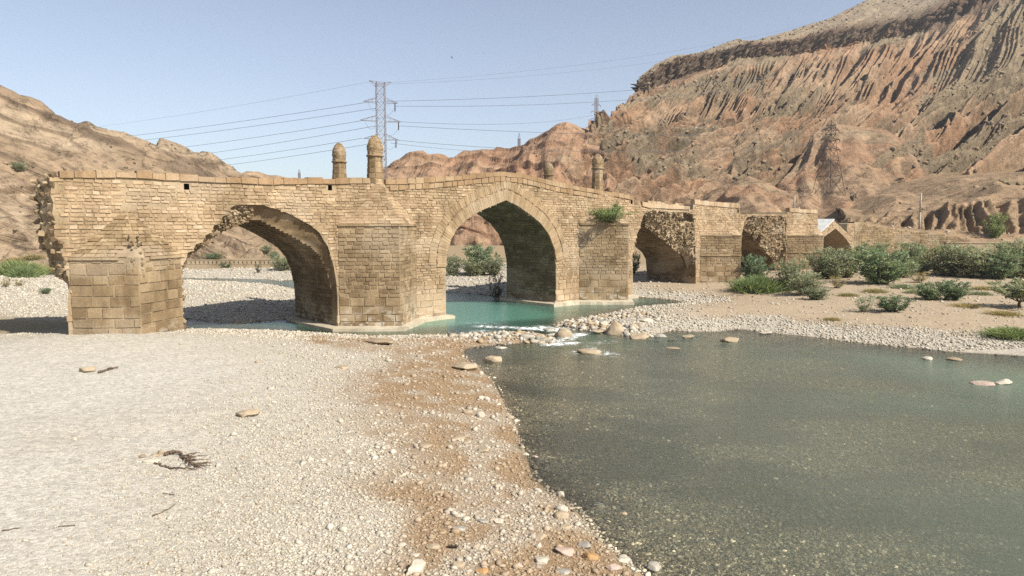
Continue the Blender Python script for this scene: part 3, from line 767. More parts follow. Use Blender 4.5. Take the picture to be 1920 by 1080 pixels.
OF3 = leg([(1187, 520), (1186, 478), (1192, 455), (1194, 440), (1200, 428), (1203, 415), (1206, 406), (1209, 399), (1216, 397), (1225, 394), (1240, 396), (1255, 397), (1268, 399), (1280, 398), (1290, 399), (1299, 402), (1301, 412), (1303, 425), (1302, 438), (1304, 455), (1304, 475), (1305, 520)])
V3 = leg([(1187, 520), (1187, 478), (1194, 445), (1204, 428), (1213, 417), (1221, 411), (1232, 425), (1251, 439), (1268, 451), (1284, 465), (1296, 476), (1303, 490), (1305, 525)])
OF4 = leg([(1389, 520), (1389, 460), (1391, 440), (1394, 425), (1397, 413), (1402, 407), (1412, 404.5), (1430, 405), (1450, 404), (1466, 405), (1474, 408), (1475, 420), (1474, 440), (1476, 455), (1474, 475), (1473, 510)])
V4 = leg([(1389, 520), (1389, 456), (1396, 443), (1403, 435), (1410, 427), (1420, 436), (1432, 449), (1445, 461), (1457, 475), (1466, 487), (1470, 500), (1472, 520)])
OF5 = leg([(1540, 520), (1541, 460), (1545, 444), (1556, 436), (1567, 428.5), (1577, 438), (1586, 447), (1594, 459), (1599, 472), (1600, 490)])
OFS = [OF1, OF2, OF3, OF4, OF5]
VLT = [V1, OF2, V3, V4, OF5]
V0 = [0.95, 0.04, 1.7, 1.5, 0.25]
UEND = on_b(1602, 418)[0]
DRAIN = [on_b(350, 350), on_b(619, 352), on_b(1184.5, 379), on_b(1384, 396)]
DR = [(u - 0.17, z - 0.2, u + 0.17, z + 0.2) for u, z in DRAIN]
ends = [None] + PCU + [UEND]
def bay_poly(k, outl):
    ua = ends[k]; ub = ends[k + 1]
    tops = [(u, z) for u, z in TOP if (ua is None or u > ua + 0.01) and u < ub - 0.01]
    if k == 0:
        return [(PCU[0], -1.4)] + [(PCU[0], ztop(PCU[0]))] + tops[::-1][:-1] + LEFT[::-1][:-1] + [(LEFT[0][0], -1.4)]
    p = [(ub, -1.4), (ub, ztop(ub))] + tops[::-1] + [(ua, ztop(ua)), (ua, -1.4)]
    return p + list(outl)
BAYS = [bay_poly(0, None)] + [bay_poly(k, OFS[k - 1]) for k in range(1, 6)]

def course_list(z0, z1):
    c = []; z = z0
    while z < z1:
        h = rng.uniform(0.52, 0.68) if z < 2.2 else (rng.uniform(0.34, 0.44) if z < 3.0 else rng.uniform(0.19, 0.30))
        c.append((z, z + h)); z += h
    return c
COURSES = course_list(-0.6, 15)
bb = [MB() for _ in range(6)]; bb2 = [MB() for _ in range(6)]
for z0, z1 in COURSES:
    u = LEFT[0][0] - 3.5; h = z1 - z0
    while u < UEND:
        w = (rng.uniform(0.28, 0.85) if h < 0.45 else rng.uniform(0.7, 1.3))
        a, b = u, u + w; u = b
        g = rng.uniform(0.012, 0.028)
        cu, cz = (a + b) / 2, (z0 + z1) / 2
        k = sum(1 for p in PCU if p < cu)
        if any(b > d[0] and a < d[2] and z1 > d[1] and z0 < d[3] for d in DR): continue
        if not (pip1(BAYS[k], cu - w * 0.28, cz) and pip1(BAYS[k], cu + w * 0.28, cz) and z1 < ztop(cu) + 0.06): continue
        if rng.random() < 0.02: continue
        j_ = lambda: rng.uniform(-0.022, 0.022)
        P = [B(a + g + j_(), 0, z0 + g + j_()), B(b - g + j_(), 0, z0 + g + j_()), B(b - g + j_(), 0, z1 - g + j_()), B(a + g + j_(), 0, z1 - g + j_())]
        (bb2 if k and cu > (OFS[k - 1][0][0] + OFS[k - 1][-1][0]) / 2 else bb)[k].stone(P, -BV, rng.uniform(0.0, 0.045), 0.06, 0.022, 0.016)
def resamp2(p, step):
    out = []
    for a, b in zip(p, p[1:]):
        L = math.hypot(b[0] - a[0], b[1] - a[1]); n = max(1, int(L / step))
        out += [(a[0] + (b[0] - a[0]) * i / n, a[1] + (b[1] - a[1]) * i / n) for i in range(n)]
    return out + [p[-1]]
for k in range(6):
    back = MB()
    holes = [[(d[0], d[1]), (d[2], d[1]), (d[2], d[3]), (d[0], d[3])] for d in DR if pip1(BAYS[k], (d[0] + d[2]) / 2, (d[1] + d[3]) / 2)]
    back.poly(BAYS[k], holes, True, lambda u, z: B(u, 0.02, z))
    o = back.build('spandrel_wall', M_mortar, bridge)
    bb[k].build('facing_stones', M_stone, o)
    if bb2[k].v: bb2[k].build('facing_stones', M_stone, o)
    for h in holes:
        d = MB(); (a0, z0), _, (a1, z1), _ = h
        c = lambda u, v, z: B(u, v, z)
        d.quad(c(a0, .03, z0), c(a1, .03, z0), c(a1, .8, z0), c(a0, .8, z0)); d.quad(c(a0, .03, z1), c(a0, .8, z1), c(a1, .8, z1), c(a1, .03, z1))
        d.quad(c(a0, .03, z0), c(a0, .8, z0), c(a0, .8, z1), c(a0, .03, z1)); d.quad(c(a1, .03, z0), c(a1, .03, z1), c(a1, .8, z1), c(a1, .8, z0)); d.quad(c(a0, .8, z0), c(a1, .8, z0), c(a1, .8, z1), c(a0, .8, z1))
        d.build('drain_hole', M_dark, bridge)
    # rear face
    rp = bay_poly(k, VLT[k - 1] if k else None)
    if k == 0: rp = [(u + (2.0 if u < PCU[0] - 0.5 and i > 1 else 0), z) for i, (u, z) in enumerate(rp)]
    r = MB(); r.poly(rp, (), False, lambda u, z: B(u, D, z)); r.build('rear_wall', M_pier, bridge)
# road deck on top
dk = MB(); us = [u for u, z in TOP]
for a, b in zip(TOP, TOP[1:]):
    dk.quad(B(a[0], 0.02, a[1] - 0.02), B(b[0], 0.02, b[1] - 0.02), B(b[0], D, b[1] - 0.02), B(a[0], D, a[1] - 0.02))
dk.build('road_deck', M_mortar, bridge)

def rock_bits(mb, pts, smin, smax):
    """angular broken stones set into a surface"""
    for p in pts:
        s = rng.uniform(smin, smax)
        ax = Vector((rng.gauss(0, 1), rng.gauss(0, 1), rng.gauss(0, 0.6))).normalized()
        ay = ax.cross(Vector((rng.gauss(0, 1), rng.gauss(0, 1), rng.gauss(0, 1)))).normalized(); az = ax.cross(ay)
        mb.box(p, ax * s * rng.uniform(0.6, 1.2), ay * s * rng.uniform(0.4, 0.8), az * s * rng.uniform(0.3, 0.6))
        n = len(mb.v)
        for i in range(n - 8, n): mb.v[i] = mb.v[i] + Vector((rng.uniform(-1, 1), rng.uniform(-1, 1), rng.uniform(-1, 1))) * s * 0.22

# vaults
for k in range(5):
    vc = VLT[k]; v0 = V0[k]
    vm = MB(); st = MB()
    pts = resamp2(vc, 0.3)
    for a, b in zip(pts, pts[1:]):
        vm.quad(B(a[0], v0, a[1]), B(b[0], v0, b[1]), B(b[0], D, b[1]), B(a[0], D, a[1]))
        d = Vector((b[0] - a[0], b[1] - a[1])); L = d.length
        if L < 0.02: continue
        nin = (BU * d.y - Vector((0, 0, 1)) * d.x) / L        # towards the opening
        if k == 4: continue
        low = a[1] < 2.4
        v = v0
        while v < D:
            w = rng.uniform(0.5, 1.1); e = min(v + w, D)
            if e - v > 0.15 and rng.random() > 0.02:
                g = 0.012
                P = [B(a[0], v + g, a[1]) + (B(b[0], 0, b[1]) - B(a[0], 0, a[1])) * 0.05, B(a[0], e - g, a[1]) + (B(b[0], 0, b[1]) - B(a[0], 0, a[1])) * 0.05,
                     B(a[0], e - g, a[1]) + (B(b[0], 0, b[1]) - B(a[0], 0, a[1])) * 0.95, B(a[0], v + g, a[1]) + (B(b[0], 0, b[1]) - B(a[0], 0, a[1])) * 0.95]
                st.stone(P[::-1] if ((P[1] - P[0]).cross(P[2] - P[0])).dot(nin) < 0 else P, nin, rng.uniform(0.01, 0.045), 0.04, 0.02, 0.01)
            v = e
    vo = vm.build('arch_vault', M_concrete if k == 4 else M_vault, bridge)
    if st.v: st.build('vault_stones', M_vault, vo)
# broken masonry between fallen facing and vault
for k in (0, 2, 3):
    OF = OFS[k]; VC = VLT[k]; v0 = V0[k]
    area = OF + VC[::-1]
    u0 = min(p[0] for p in OF); u1 = max(p[0] for p in OF); zmx = max(p[1] for p in OF)
    step = 0.16
    U = np.arange(u0 - step, u1 + 2 * step, step); Z = np.arange(0, zmx + 2 * step, step)
    uu, zz = np.meshgrid(U, Z)
    inside = pip(OF, uu, zz) & ~pip(VC, uu, zz)
    dV = pdist(VC, uu, zz, False); dO = pdist(OF, uu, zz, False)
    f = dV / (dV + dO + 1e-6)
    slope = (0.75, 0.95, 0.95)[(0, 2, 3).index(k)]
    vv = v0 * (1 - slope * f) + (0.5 if k else 0.22) * (fbm(uu * 1.3, zz * 1.3, 3, 120 + k) - 0.5) + 0.25 * (fbm(uu * 4, zz * 4, 2, 121) - 0.5)
    if k: vv = vv + 0.7 * smooth(0.66, 0.8, uu * 0 + fbm(uu * 0.5 + 3, zz * 0.5, 2, 122)) 
    vv = np.maximum(vv, 0.06)
    near = (inside | ((dV < step * 1.1) | (dO < step * 0.9)))
    id_ = np.arange(uu.size).reshape(uu.shape)
    cells = (inside[:-1, :-1].astype(int) + inside[1:, :-1] + inside[:-1, 1:] + inside[1:, 1:]) >= 2
    F = np.stack([id_[:-1, :-1], id_[:-1, 1:], id_[1:, 1:], id_[1:, :-1]], -1)[cells]
    P3 = np.array([tuple(B(a, b, c)) for a, b, c in zip(uu.ravel(), vv.ravel(), zz.ravel())])
    me_ = np_mesh('rubble_core', P3, F)
    ro = link('rubble_core', me_, M_rubble, bridge)
    rb = MB()
    ii = np.argwhere(inside)
    cnt = (520, 1000, 900)[(0, 2, 3).index(k)]
    pk = [tuple(ii[rng.randrange(len(ii))]) for _ in range(cnt)]
    if k == 0: pk = [q_ for q_ in pk if uu[q_] < on_b(478, 400)[0]]
    rock_bits(rb, [B(uu[i, j] + rng.uniform(-.1, .1), vv[i, j] + rng.uniform(-0.05, 0.1), zz[i, j] + rng.uniform(-.1, .1)) for i, j in pk], 0.07, 0.22 if k else 0.19)
    for a, b in zip(resamp2(OF, 0.3), resamp2(OF, 0.3)[1:]):                     # ragged toothing along the edge of the facing
        if a[1] > 3.2 and (k or a[0] < on_b(470, 400)[0]): rock_bits(rb, [B(a[0] + rng.uniform(-.06, .06), rng.uniform(0.1, 0.6), a[1] + rng.uniform(-.06, .06))], 0.10, 0.22)
    # return of the facing
    for a, b in zip(OF, OF[1:]):
        rb.quad(B(a[0], 0.02, a[1]), B(b[0], 0.02, b[1]), B(b[0], v0 + 0.3, b[1]), B(a[0], v0 + 0.3, a[1]))
    rb.build('broken_stones', M_rubble, ro)
# broken left end
em = MB(); pl = resamp2(LEFT, 0.35); nv = 14
grid = []
for (u, z) in [(LEFT[0][0], -1.4)] + pl:
    row = []
    for j in range(nv + 1):
        v = 0.03 + (D - 0.03) * j / nv
        hi = 1 / (1 + math.exp(-(z - 4.6) * 3))
        du = (0.42 * v) * (1 - hi) + hi * (max(0, v - 4.6) * 0.62 - 0.40 * math.sin(min(v / 2.8, 1) * math.pi))
        du += (0.5 * (vnoise(np.array([v * 1.1]), np.array([z * 1.0]), 40)[0] - 0.5)) * min(1, v)* (0.25 + 0.75 * hi)
        row.append(B(u + du, v, z))
    grid.append(row)
for a, b in zip(grid, grid[1:]):
    for j in range(nv): em.quad(a[j], b[j], b[j + 1], a[j + 1])
eo = em.build('broken_end', M_rubble, bridge)
rb = MB()
for i, row in enumerate(grid):
    for j, p in enumerate(row):
        if p.z > 5.0 and j < 11:
            rock_bits(rb, [p + Vector((rng.uniform(-.15, .15), rng.uniform(-.15, .15), rng.uniform(-.15, .15)))], 0.10, 0.27)
rb.build('broken_stones', M_rubble, eo)

# main arch: two rings of radial bricks
def ring(mb, curve, r0, r1, wstep, v, pr):
    pts = resamp2(curve, 0.05)
    # smooth outward normals
    n = len(pts); nor = []
    for i in range(n):
        a = pts[max(0, i - 14)]; b = pts[min(n - 1, i + 14)]
        d = Vector((b[0] - a[0], b[1] - a[1])).normalized(); nor.append(Vector((-d.y, d.x)))
    i = 0
    while i < n - 3:
        k = max(2, int(rng.uniform(0.8, 1.2) * wstep / 0.05)); j = min(i + k, n - 1)
        if pts[i][1] > 4.5 and pts[j][1] > 4.4:
            a, b, na, nb = Vector(pts[i]), Vector(pts[j]), nor[i], nor[j]
            e0 = r0 + rng.uniform(-.02, .02); e1 = r1 + rng.uniform(-.06, .06)
            q = [a + na * e0, b + nb * e0, b + nb * e1, a + na * e1]
            m = (q[0] + q[1] + q[2] + q[3]) / 4
            q = [x + (m - x) * 0.03 for x in q]
            P = [B(x.x, v, x.y) for x in q]
            if ((P[1] - P[0]).cross(P[2] - P[0])).dot(-BV) < 0: P = P[::-1]
            mb.stone(P, -BV, pr + rng.uniform(0, 0.03), 0.1, 0.015, 0.008)
        i = j
rg = MB(); ring(rg, OF2, 0.0, 1.05, 0.24, 0, 0.075); rg.build('arch_ring', M_ring, bridge)
rg = MB(); ring(rg, OF2, 1.12, 1.85, 0.24, 0, 0.05); rg.build('arch_ring', M_ring, bridge)
# rebuilt concrete arch with a plastered back, at the right end
rg = MB(); n5 = [p for p in resamp2(OF5, 0.6) if p[1] > 0]
out5 = []
for i, p in enumerate(n5):
    a = n5[max(0, i - 1)]; b = n5[min(len(n5) - 1, i + 1)]; d = Vector((b[0] - a[0], b[1] - a[1])).normalized()
    out5.append((p[0] - d.y * 0.95, p[1] + d.x * 0.95))
for (a, b), (c, d) in zip(zip(n5, n5[1:]), zip(out5, out5[1:])):
    rg.quad(B(a[0], 0.0, a[1]), B(c[0], 0.0, c[1]), B(d[0], 0.0, d[1]), B(b[0], 0.0, b[1]))
    rg.quad(B(a[0], 0.0, a[1]), B(b[0], 0.0, b[1]), B(b[0], 0.3, b[1]), B(a[0], 0.3, a[1]))
ro = rg.build('arch_ring', M_concrete, bridge)
ap = max(range(len(out5)), key=lambda i: out5[i][1])
pl5 = MB(); E = 6.8
A0 = on_b(1564, 411.5); L0 = on_b(1538, 436)
pl5.quad(B(A0[0], -0.05, A0[1] + 0.1), B(L0[0], -0.05, L0[1] + 0.1), B(L0[0], E, L0[1] + 0.1), B(A0[0], E, A0[1] + 0.1))
pl5.quad(B(A0[0], -0.05, A0[1] - 0.1), B(A0[0], E, A0[1] - 0.1), B(L0[0], E, L0[1] - 0.1), B(L0[0], -0.05, L0[1] - 0.1))
pl5.quad(B(A0[0], -0.05, A0[1] - 0.1), B(L0[0], -0.05, L0[1] - 0.1), B(L0[0], -0.05, L0[1] + 0.1), B(A0[0], -0.05, A0[1] + 0.1))
R0 = on_b(1600, 447)
pl5.quad(B(A0[0], -0.05, A0[1] + 0.1), B(A0[0], E, A0[1] + 0.1), B(R0[0], E, R0[1] + 0.1), B(R0[0], -0.05, R0[1] + 0.1))
tag(pl5.build('vault_back', M_plaster, bridge), 'smooth white plastered back of the rebuilt arch')

# cutwaters with pyramid caps, string courses and footings
NOSE_Z = [on_b(245, 485)[1], None, None, None, None]
CZ = [6.15, 8.2, 8.35, 6.95, 6.75]                  # cornice height
AP = [(237, 392), (711, 336), (1131, 357), (1345, 388), (1508, 398)]
def facet(mb, p0, p1, z0, z1, wlo=0.5, whi=1.2, big=2.6, inside=None, proud=(0.02, 0.06)):
    d = (p1 - p0); L = d.length; d.normalize(); Nn = Vector((d.y, -d.x, 0))
    z = z0
    while z < z1 - 0.02:
        h = rng.uniform(0.55, 0.72) if z < big else (rng.uniform(0.26, 0.36))
        e = min(z + h, z1); 
        if z1 - e < 0.12: e = z1
        a = 0
        while a < L - 0.01:
            w = rng.uniform(0.75, 1.35) if z < big else rng.uniform(0.4, 0.85)
            b = min(a + w, L)
            if L - b < 0.25: b = L
            g = rng.uniform(0.012, 0.03)
            if rng.random() > 0.012 and (inside is None or inside((a + b) / 2, (z + e) / 2)):
                P = [p0 + d * (a + g) + Vector((0, 0, z + g)), p0 + d * (b - g) + Vector((0, 0, z + g)), p0 + d * (b - g) + Vector((0, 0, e - g)), p0 + d * (a + g) + Vector((0, 0, e - g))]
                mb.stone(P, Nn, rng.uniform(*proud), 0.06, 0.03, 0.016)
            a = b
        z = e
BIG = [5.1, 2.4, 3.0, 2.6, 2.6]
for k in range(5):
    uc, w, pn = PCU[k], PW[k], PN[k]; cz = CZ[k]
    l = B(uc - w, 0, 0); r = B(uc + w, 0, 0); nz = B(uc, -pn, 0)
    core = MB()
    zz = Vector((0, 0, 1))
    for a, b in ((l, nz), (nz, r)):
        core.quad(a - zz * 1.4, b - zz * 1.4, b + zz * cz, a + zz * cz)
    core.tri(l + zz * cz, nz + zz * cz, r + zz * cz)
    po = core.build('pier', M_mortar, bridge)
    fs = MB()
    ins = None
    if k == 0:
        ins1 = lambda a, z: not (z > 4.9 and a > 3.55 + 0.25 * math.sin(z * 5))
        ins2 = lambda a, z: not (z > 4.9 and a < 0.75 + 0.2 * math.sin(z * 7))
    else: ins1 = ins2 = None
    facet(fs, l, nz, -0.7, cz - 0.16, big=BIG[k], inside=ins1); facet(fs, nz, r, -0.7, cz - 0.16, big=BIG[k], inside=ins2)
    fs.build('facing_stones', M_pier, po)
    # string courses (thin projecting slabs)
    for zc in ([cz - 0.16] if k < 3 else [cz - 0.16, cz - 2.6]):
        for a, b in ((l, nz), (nz, r)):
            sc = MB()
            d = (b - a); L = d.length; d.normalize(); nn = Vector((d.y, -d.x, 0)); q = 0.0
            while q < L - 0.05:
                e = min(q + rng.uniform(0.7, 1.2), L)
                if not (k == 0 and ((a is l and e > L - 0.7) or (a is nz and q < 0.7))):
                    sc.box(a + d * ((q + e) / 2) + nn * 0.0 + zz * (zc + 0.09), d * ((e - q) / 2 - 0.012), nn * (0.11 + rng.uniform(0, 0.02)), zz * 0.085)
                q = e
            sc.build('string_course', M_pier, po)
    # cap
    au, az = on_b(*AP[k]); apx = B(au, 0, az)
    cap = MB(); L_, R_, Nz = l + zz * cz, r + zz * cz, nz + zz * cz
    cap.tri(L_, Nz, apx); cap.tri(Nz, R_, apx)
    co = cap.build('pier_cap', M_mortar, po)
    cs = MB()
    for a, b in ((L_, Nz), (Nz, R_)):
        n = int((apx - (a + b) / 2).length / 0.27)
        for i in range(n):
            f0, f1 = i / n, (i + 1) / n
            A0_, B0_ = a.lerp(apx, f0), b.lerp(apx, f0); A1_, B1_ = a.lerp(apx, f1), b.lerp(apx, f1)
            Lr = (B0_ - A0_).length; q = 0.0
            Nn = (b - a).cross(apx - a).normalized()
            while q < 0.999:
                e = min(1.0, q + rng.uniform(0.4, 0.8) / max(Lr, 0.3))
                if 1 - e < 0.12: e = 1.0
                P = [A0_.lerp(B0_, q), A0_.lerp(B0_, e), A1_.lerp(B1_, e), A1_.lerp(B1_, q)]
                m = (P[0] + P[1] + P[2] + P[3]) / 4; P = [x + (m - x) * 0.045 for x in P]
                skip = k == 0 and f0 < 0.22 and ((a is L_ and e > 0.86) or (a is Nz and q < 0.10))
                if not skip: cs.stone(P, (Nn + Vector((0, 0, -0.25))).normalized() if k == 0 else Nn, rng.uniform(0.04, 0.11) if k == 0 else rng.uniform(0.02, 0.06), 0.05, 0.02, 0.012)
                q = e
    cs.build('cap_stones', M_pier if k == 0 else M_stone, co)
    if k == 0:
        rb = MB()
        for i in range(30):
            z = rng.uniform(4.9, 6.9); f = max(0, (z - cz) / (az - cz))
            p = (nz + zz * z).lerp(apx, f) if z > cz else nz + zz * z
            rock_bits(rb, [p + BV * 0.12 + BU * rng.uniform(-0.3, 0.3) + BV * 0.08], 0.07, 0.16)
        rb.build('broken_stones', M_rubble, po)
# cement footings round the wet piers
def footing(outline, zt, zb, off, name='footing'):
    mb = MB(); n = len(outline); c = sum(outline, Vector()) / n
    t = []; o2 = []
    for i, p in enumerate(outline):
        d = (p - c); d.z = 0
        jit = rng.uniform(-0.06, 0.06)
        t.append(p + Vector((0, 0, zt + jit * 0.4))); o2.append(p + d.normalized() * (off + jit) + Vector((0, 0, zt - 0.12 + jit * 0.5)))
    for i in range(n):
        j = (i + 1) % n
        mb.quad(o2[i], o2[j], t[j], t[i])
        lo_i = Vector((o2[i].x, o2[i].y, zb)); lo_j = Vector((o2[j].x, o2[j].y, zb)); mb.quad(lo_i, lo_j, o2[j], o2[i])
    return mb.build(name, M_cement, bridge)
def dense(pts, step=0.5):
    out = []
    for a, b in zip(pts, pts[1:] + pts[:1]):
        n = max(1, int((b - a).length / step)); out += [a.lerp(b, i / n) for i in range(n)]
    return out
def pier_ring(k, ua, ub):
    uc, w, pn = PCU[k], PW[k], PN[k]
    return dense([B(ua, 0, 0), B(uc - w, 0, 0), B(uc, -pn, 0), B(uc + w, 0, 0), B(ub, 0, 0), B(ub, D, 0), B(ua, D, 0)])
footing(pier_ring(1, OF1[-1][0], OF2[0][0]), 0.34, -1.0, 0.85)
footing(pier_ring(2, OF2[-1][0], OF3[0][0]), 0.42, -1.0, 0.75)
fo = MB()
for (ua, ub, v0, v1, zt) in ((OF3[-1][0] - 2.2, PCU[3] - 1.0, -3.2, 5.0, 0.75), (PCU[3] - 1.2, OF4[0][0] + 3.2, -6.2, 2.0, 0.62)):
    fo.box(B((ua + ub) / 2, (v0 + v1) / 2, zt / 2 - 0.5), BU * ((ub - ua) / 2), BV * ((v1 - v0) / 2), Vector((0, 0, zt / 2 + 0.5)))
fo.build('footing', M_cement, bridge)

# coping: a row of big blocks along the top, white joints; a second row along the hump
def coping(u0, u1, h, m, zoff=0.0, pr=0.10, gap=0.03, depth=0.55, v=0.0, joints=None, name='parapet', wl=0.75, wh=1.25):
    mb = MB(); jm = MB(); u = u0; first = True
    while u < u1 - 0.05:
        e = min(u + rng.uniform(wl, wh), u1)
        if u1 - e < 0.35: e = u1
        za, zb = ztop(u + 0.02) + zoff, ztop(e - 0.02) + zoff
        g = gap * rng.uniform(0.6, 1.4); hh = h * rng.uniform(0.82, 1.08)
        i = len(mb.v); P = []
        for z_ in (0.0, hh):
            for (uu, vv) in ((u + g, v - pr - rng.uniform(0, 0.025)), (e - g, v - pr - rng.uniform(0, 0.025)), (e - g, v - pr + depth), (u + g, v - pr + depth)):
                zb_ = za + (zb - za) * (uu - u) / (e - u)
                P.append(B(uu, vv + (0.02 if z_ else 0), zb_ + z_ + rng.uniform(-0.03, 0.03)))
        mb.v += P; mb.f += [(i + 3, i + 2, i + 1, i), (i + 4, i + 5, i + 6, i + 7)] + [(i + q, i + (q + 1) % 4, i + 4 + (q + 1) % 4, i + 4 + q) for q in range(4)]
        if joints is not None:
            ca = B(e, v - pr + depth / 2 + 0.012, zb + hh * 0.47); jm.box(ca, BU * (gap * 1.0), BV * (depth / 2), Vector((0, 0, hh * 0.49)))
        u = e
    nf = len(mb.f); off = len(mb.v)
    if joints is not None and jm.v:
        mb.v += jm.v; mb.f += [tuple(i + off for i in f) for f in jm.f]
    o = mb.build(name, [m, joints] if joints is not None else m, bridge)
    if joints is not None:
        o.data.polygons.foreach_set('material_index', [0] * nf + [1] * (len(mb.f) - nf))
U = lambda x, y: on_b(x, y)[0]
coping(U(111, 330), U(693, 340), 0.44, M_coping, gap=0.016)
coping(U(722, 340), U(1186, 375), 0.46, M_coping, gap=0.016)
coping(U(730, 340), U(1150, 375), 0.44, M_coping, zoff=-0.47, pr=0.09, depth=0.1, wl=0.6, wh=1.0, name='hump_course')
coping(U(1203, 389), U(1292, 392), 0.5, M_stone, joints=M_white, gap=0.05, wl=0.9, wh=1.5)
coping(U(1301, 383), U(1386, 391), 0.62, M_stone, joints=M_white, gap=0.05, wl=0.9, wh=1.4)
coping(U(1479, 397), U(1532, 401), 0.6, M_stone, joints=M_concrete, gap=0.03, wl=1.0, wh=1.6)
coping(U(150, 330), U(1186, 375), 0.44, M_coping, v=D - 0.45)
coping(U(1203, 389), U(1292, 392), 0.5, M_stone, v=D - 0.45)
coping(U(1301, 383), U(1386, 391), 0.62, M_stone, v=D - 0.45)
# pinnacles
def lathe_stones(mb, c, prof, seg, m):
    pass
def pinnacle(u, v, hs, shaft_r, dome_h):
    zb = ztop(u) - 0.1
    sh = MB(); n = 8
    z = 0.0; rot = math.radians(10)
    rad = lambda q: shaft_r * (1.04 - 0.16 * q / hs)
    corner = lambda q, i, e=0: B(u, v, zb + q) + Vector((math.cos(rot + 2 * math.pi * i / n), math.sin(rot + 2 * math.pi * i / n), 0)) * (rad(q) + e)
    for i in range(n):
        sh.quad(corner(0, i, -0.02), corner(0, i + 1, -0.02), corner(hs, i + 1, -0.02), corner(hs, i, -0.02))
    while z < hs - 0.05:
        e = min(hs, z + rng.uniform(0.38, 0.5))
        if hs - e < 0.15: e = hs
        for i in range(n):
            a, b, c_, d = corner(z + .012, i), corner(z + .012, i + 1), corner(e - .012, i + 1), corner(e - .012, i)
            nn = (b - a).cross(d - a).normalized()
            if rng.random() < 0.5:
                sh.stone([a.lerp(b, .02), b.lerp(a, .02), c_.lerp(d, .02), d.lerp(c_, .02)], nn, rng.uniform(0, .025), 0.05, 0.02, 0.01)
            else:
                t = rng.uniform(0.35, 0.65); m1, m2 = a.lerp(b, t), d.lerp(c_, t)
                sh.stone([a, m1.lerp(a, .04), m2.lerp(d, .04), d], nn, rng.uniform(0, .025), 0.05, 0.02, 0.01)
                sh.stone([m1.lerp(b, .04), b, c_, m2.lerp(c_, .04)], nn, rng.uniform(0, .025), 0.05, 0.02, 0.01)
        z = e
    so = sh.build('pinnacle', M_pier, bridge)
    seg = 20
    def lathe(prof, name, stones, par):
        mb = MB()
        pt = lambda r, q, i: B(u, v, zb + hs + q) + Vector((math.cos(2 * math.pi * i / seg), math.sin(2 * math.pi * i / seg), 0)) * r
        for (r0, q0), (r1, q1) in zip(prof, prof[1:]):
            for i in range(seg): mb.quad(pt(r0, q0, i), pt(r0, q0, i + 1), pt(r1, q1, i + 1), pt(r1, q1, i))
            if stones:
                i = rng.randrange(0, 2)
                while i < seg:
                    k = rng.choice((2, 3))
                    a, b, c_, d = pt(r0, q0, i + .05), pt(r0, q0, i + k - .05), pt(r1, q1, i + k - .05), pt(r1, q1, i + .05)
                    nn = (b - a).cross(d - a).normalized()
                    if nn.length > 0: mb.stone([a, b, c_, d], nn, rng.uniform(.03, .055), .05, .015, .008)
                    i += k
        return mb.build(name, M_pier, par)
    s = shaft_r
    lathe([(s * 0.9, -0.02), (s * 1.05, 0.02), (s * 1.08, 0.10), (s * 1.02, 0.14), (s * 0.86, 0.15)], 'ledge', False, so)
    prof = [(0.93, 0), (0.94, .12), (0.96, .22), (1.0, .30), (1.01, .38), (0.99, .48), (0.93, .58), (0.83, .68), (0.68, .79), (0.46, .90), (0.14, 1.0)]
    lathe([(s * r * 0.93, 0.14 + q * dome_h) for r, q in prof], 'pinnacle_cap', True, so)
pinnacle(on_b(710, 332)[0], 0.5, 2.25, 0.66, 1.55)
pinnacle(on_b(641, 332, 6.2)[0] , 6.6, 2.2, 0.62, 1.55)
pinnacle(on_b(1127, 352)[0], 0.5, 2.75, 0.64, 1.45)
pinnacle(on_b(1031, 340, 6.8)[0], 7.0, 2.3, 0.60, 1.35)

# ------------------------------------------------------------------ masonry retaining wall right of the bridge
def wall_line(name, pts, ztops, zb, label, cat, mat, big=True, th=1.2):
    root = tag(empty(name, tuple(pts[0])), label, cat)
    body = MB(); st = MB()
    for (a, za), (b, zb2) in zip(zip(pts, ztops), zip(pts[1:], ztops[1:])):
        d = (b - a); d.z = 0; L = d.length; d.normalize(); nn = Vector((d.y, -d.x, 0)); bk = -nn * th
        A = Vector((a.x, a.y, 0)); Bq = Vector((b.x, b.y, 0)); z_ = Vector((0, 0, 1))
        body.quad(A + z_ * zb, Bq + z_ * zb, Bq + z_ * zb2, A + z_ * za)
        body.quad(A + z_ * za, Bq + z_ * zb2, Bq + bk + z_ * zb2, A + bk + z_ * za)
        body.quad(Bq + bk + z_ * zb, A + bk + z_ * zb, A + bk + z_ * za, Bq + bk + z_ * zb2)
        facet(st, A, Bq, zb + 1.5, max(za, zb2), big=2.0 if big else 0, inside=lambda q, z: z < za + (zb2 - za) * q / L - 0.15)
    o = body.build('wall_core', M_mortar, root)
    st.build('facing_stones', mat, root)
WL = [on_y(1602, 416, 117.6), on_y(1640, 422, 119.3), on_y(1690, 429, 120.5), on_y(1740, 435, 121.3), on_y(1795, 442, 122)]
wall_line('retaining_wall', WL, [p.z for p in WL], -1.0, 'sloping masonry retaining wall right of the last arch', 'wall', M_pier)
WL2 = [on_y(1772, 456, 118.5), on_y(1830, 456, 118.2), on_y(1930, 458, 117.5)]
mb = MB()
for a, b in zip(WL2, WL2[1:]):
    d = (b - a); d.z = 0; d.normalize(); nn = Vector((d.y, -d.x, 0))
    c = (a + b) / 2; c.z = (c.z - 0.5) / 2; mb.box(c, d * ((Vector((b.x - a.x, b.y - a.y)).length) / 2), nn * 0.3, Vector((0, 0, a.z / 2 + 0.25)))
    mb.box(Vector(((a.x + b.x) / 2, (a.y + b.y) / 2, a.z + 0.13)), d * ((Vector((b.x - a.x, b.y - a.y)).length) / 2 + .02), nn * 0.42, Vector((0, 0, 0.12)))
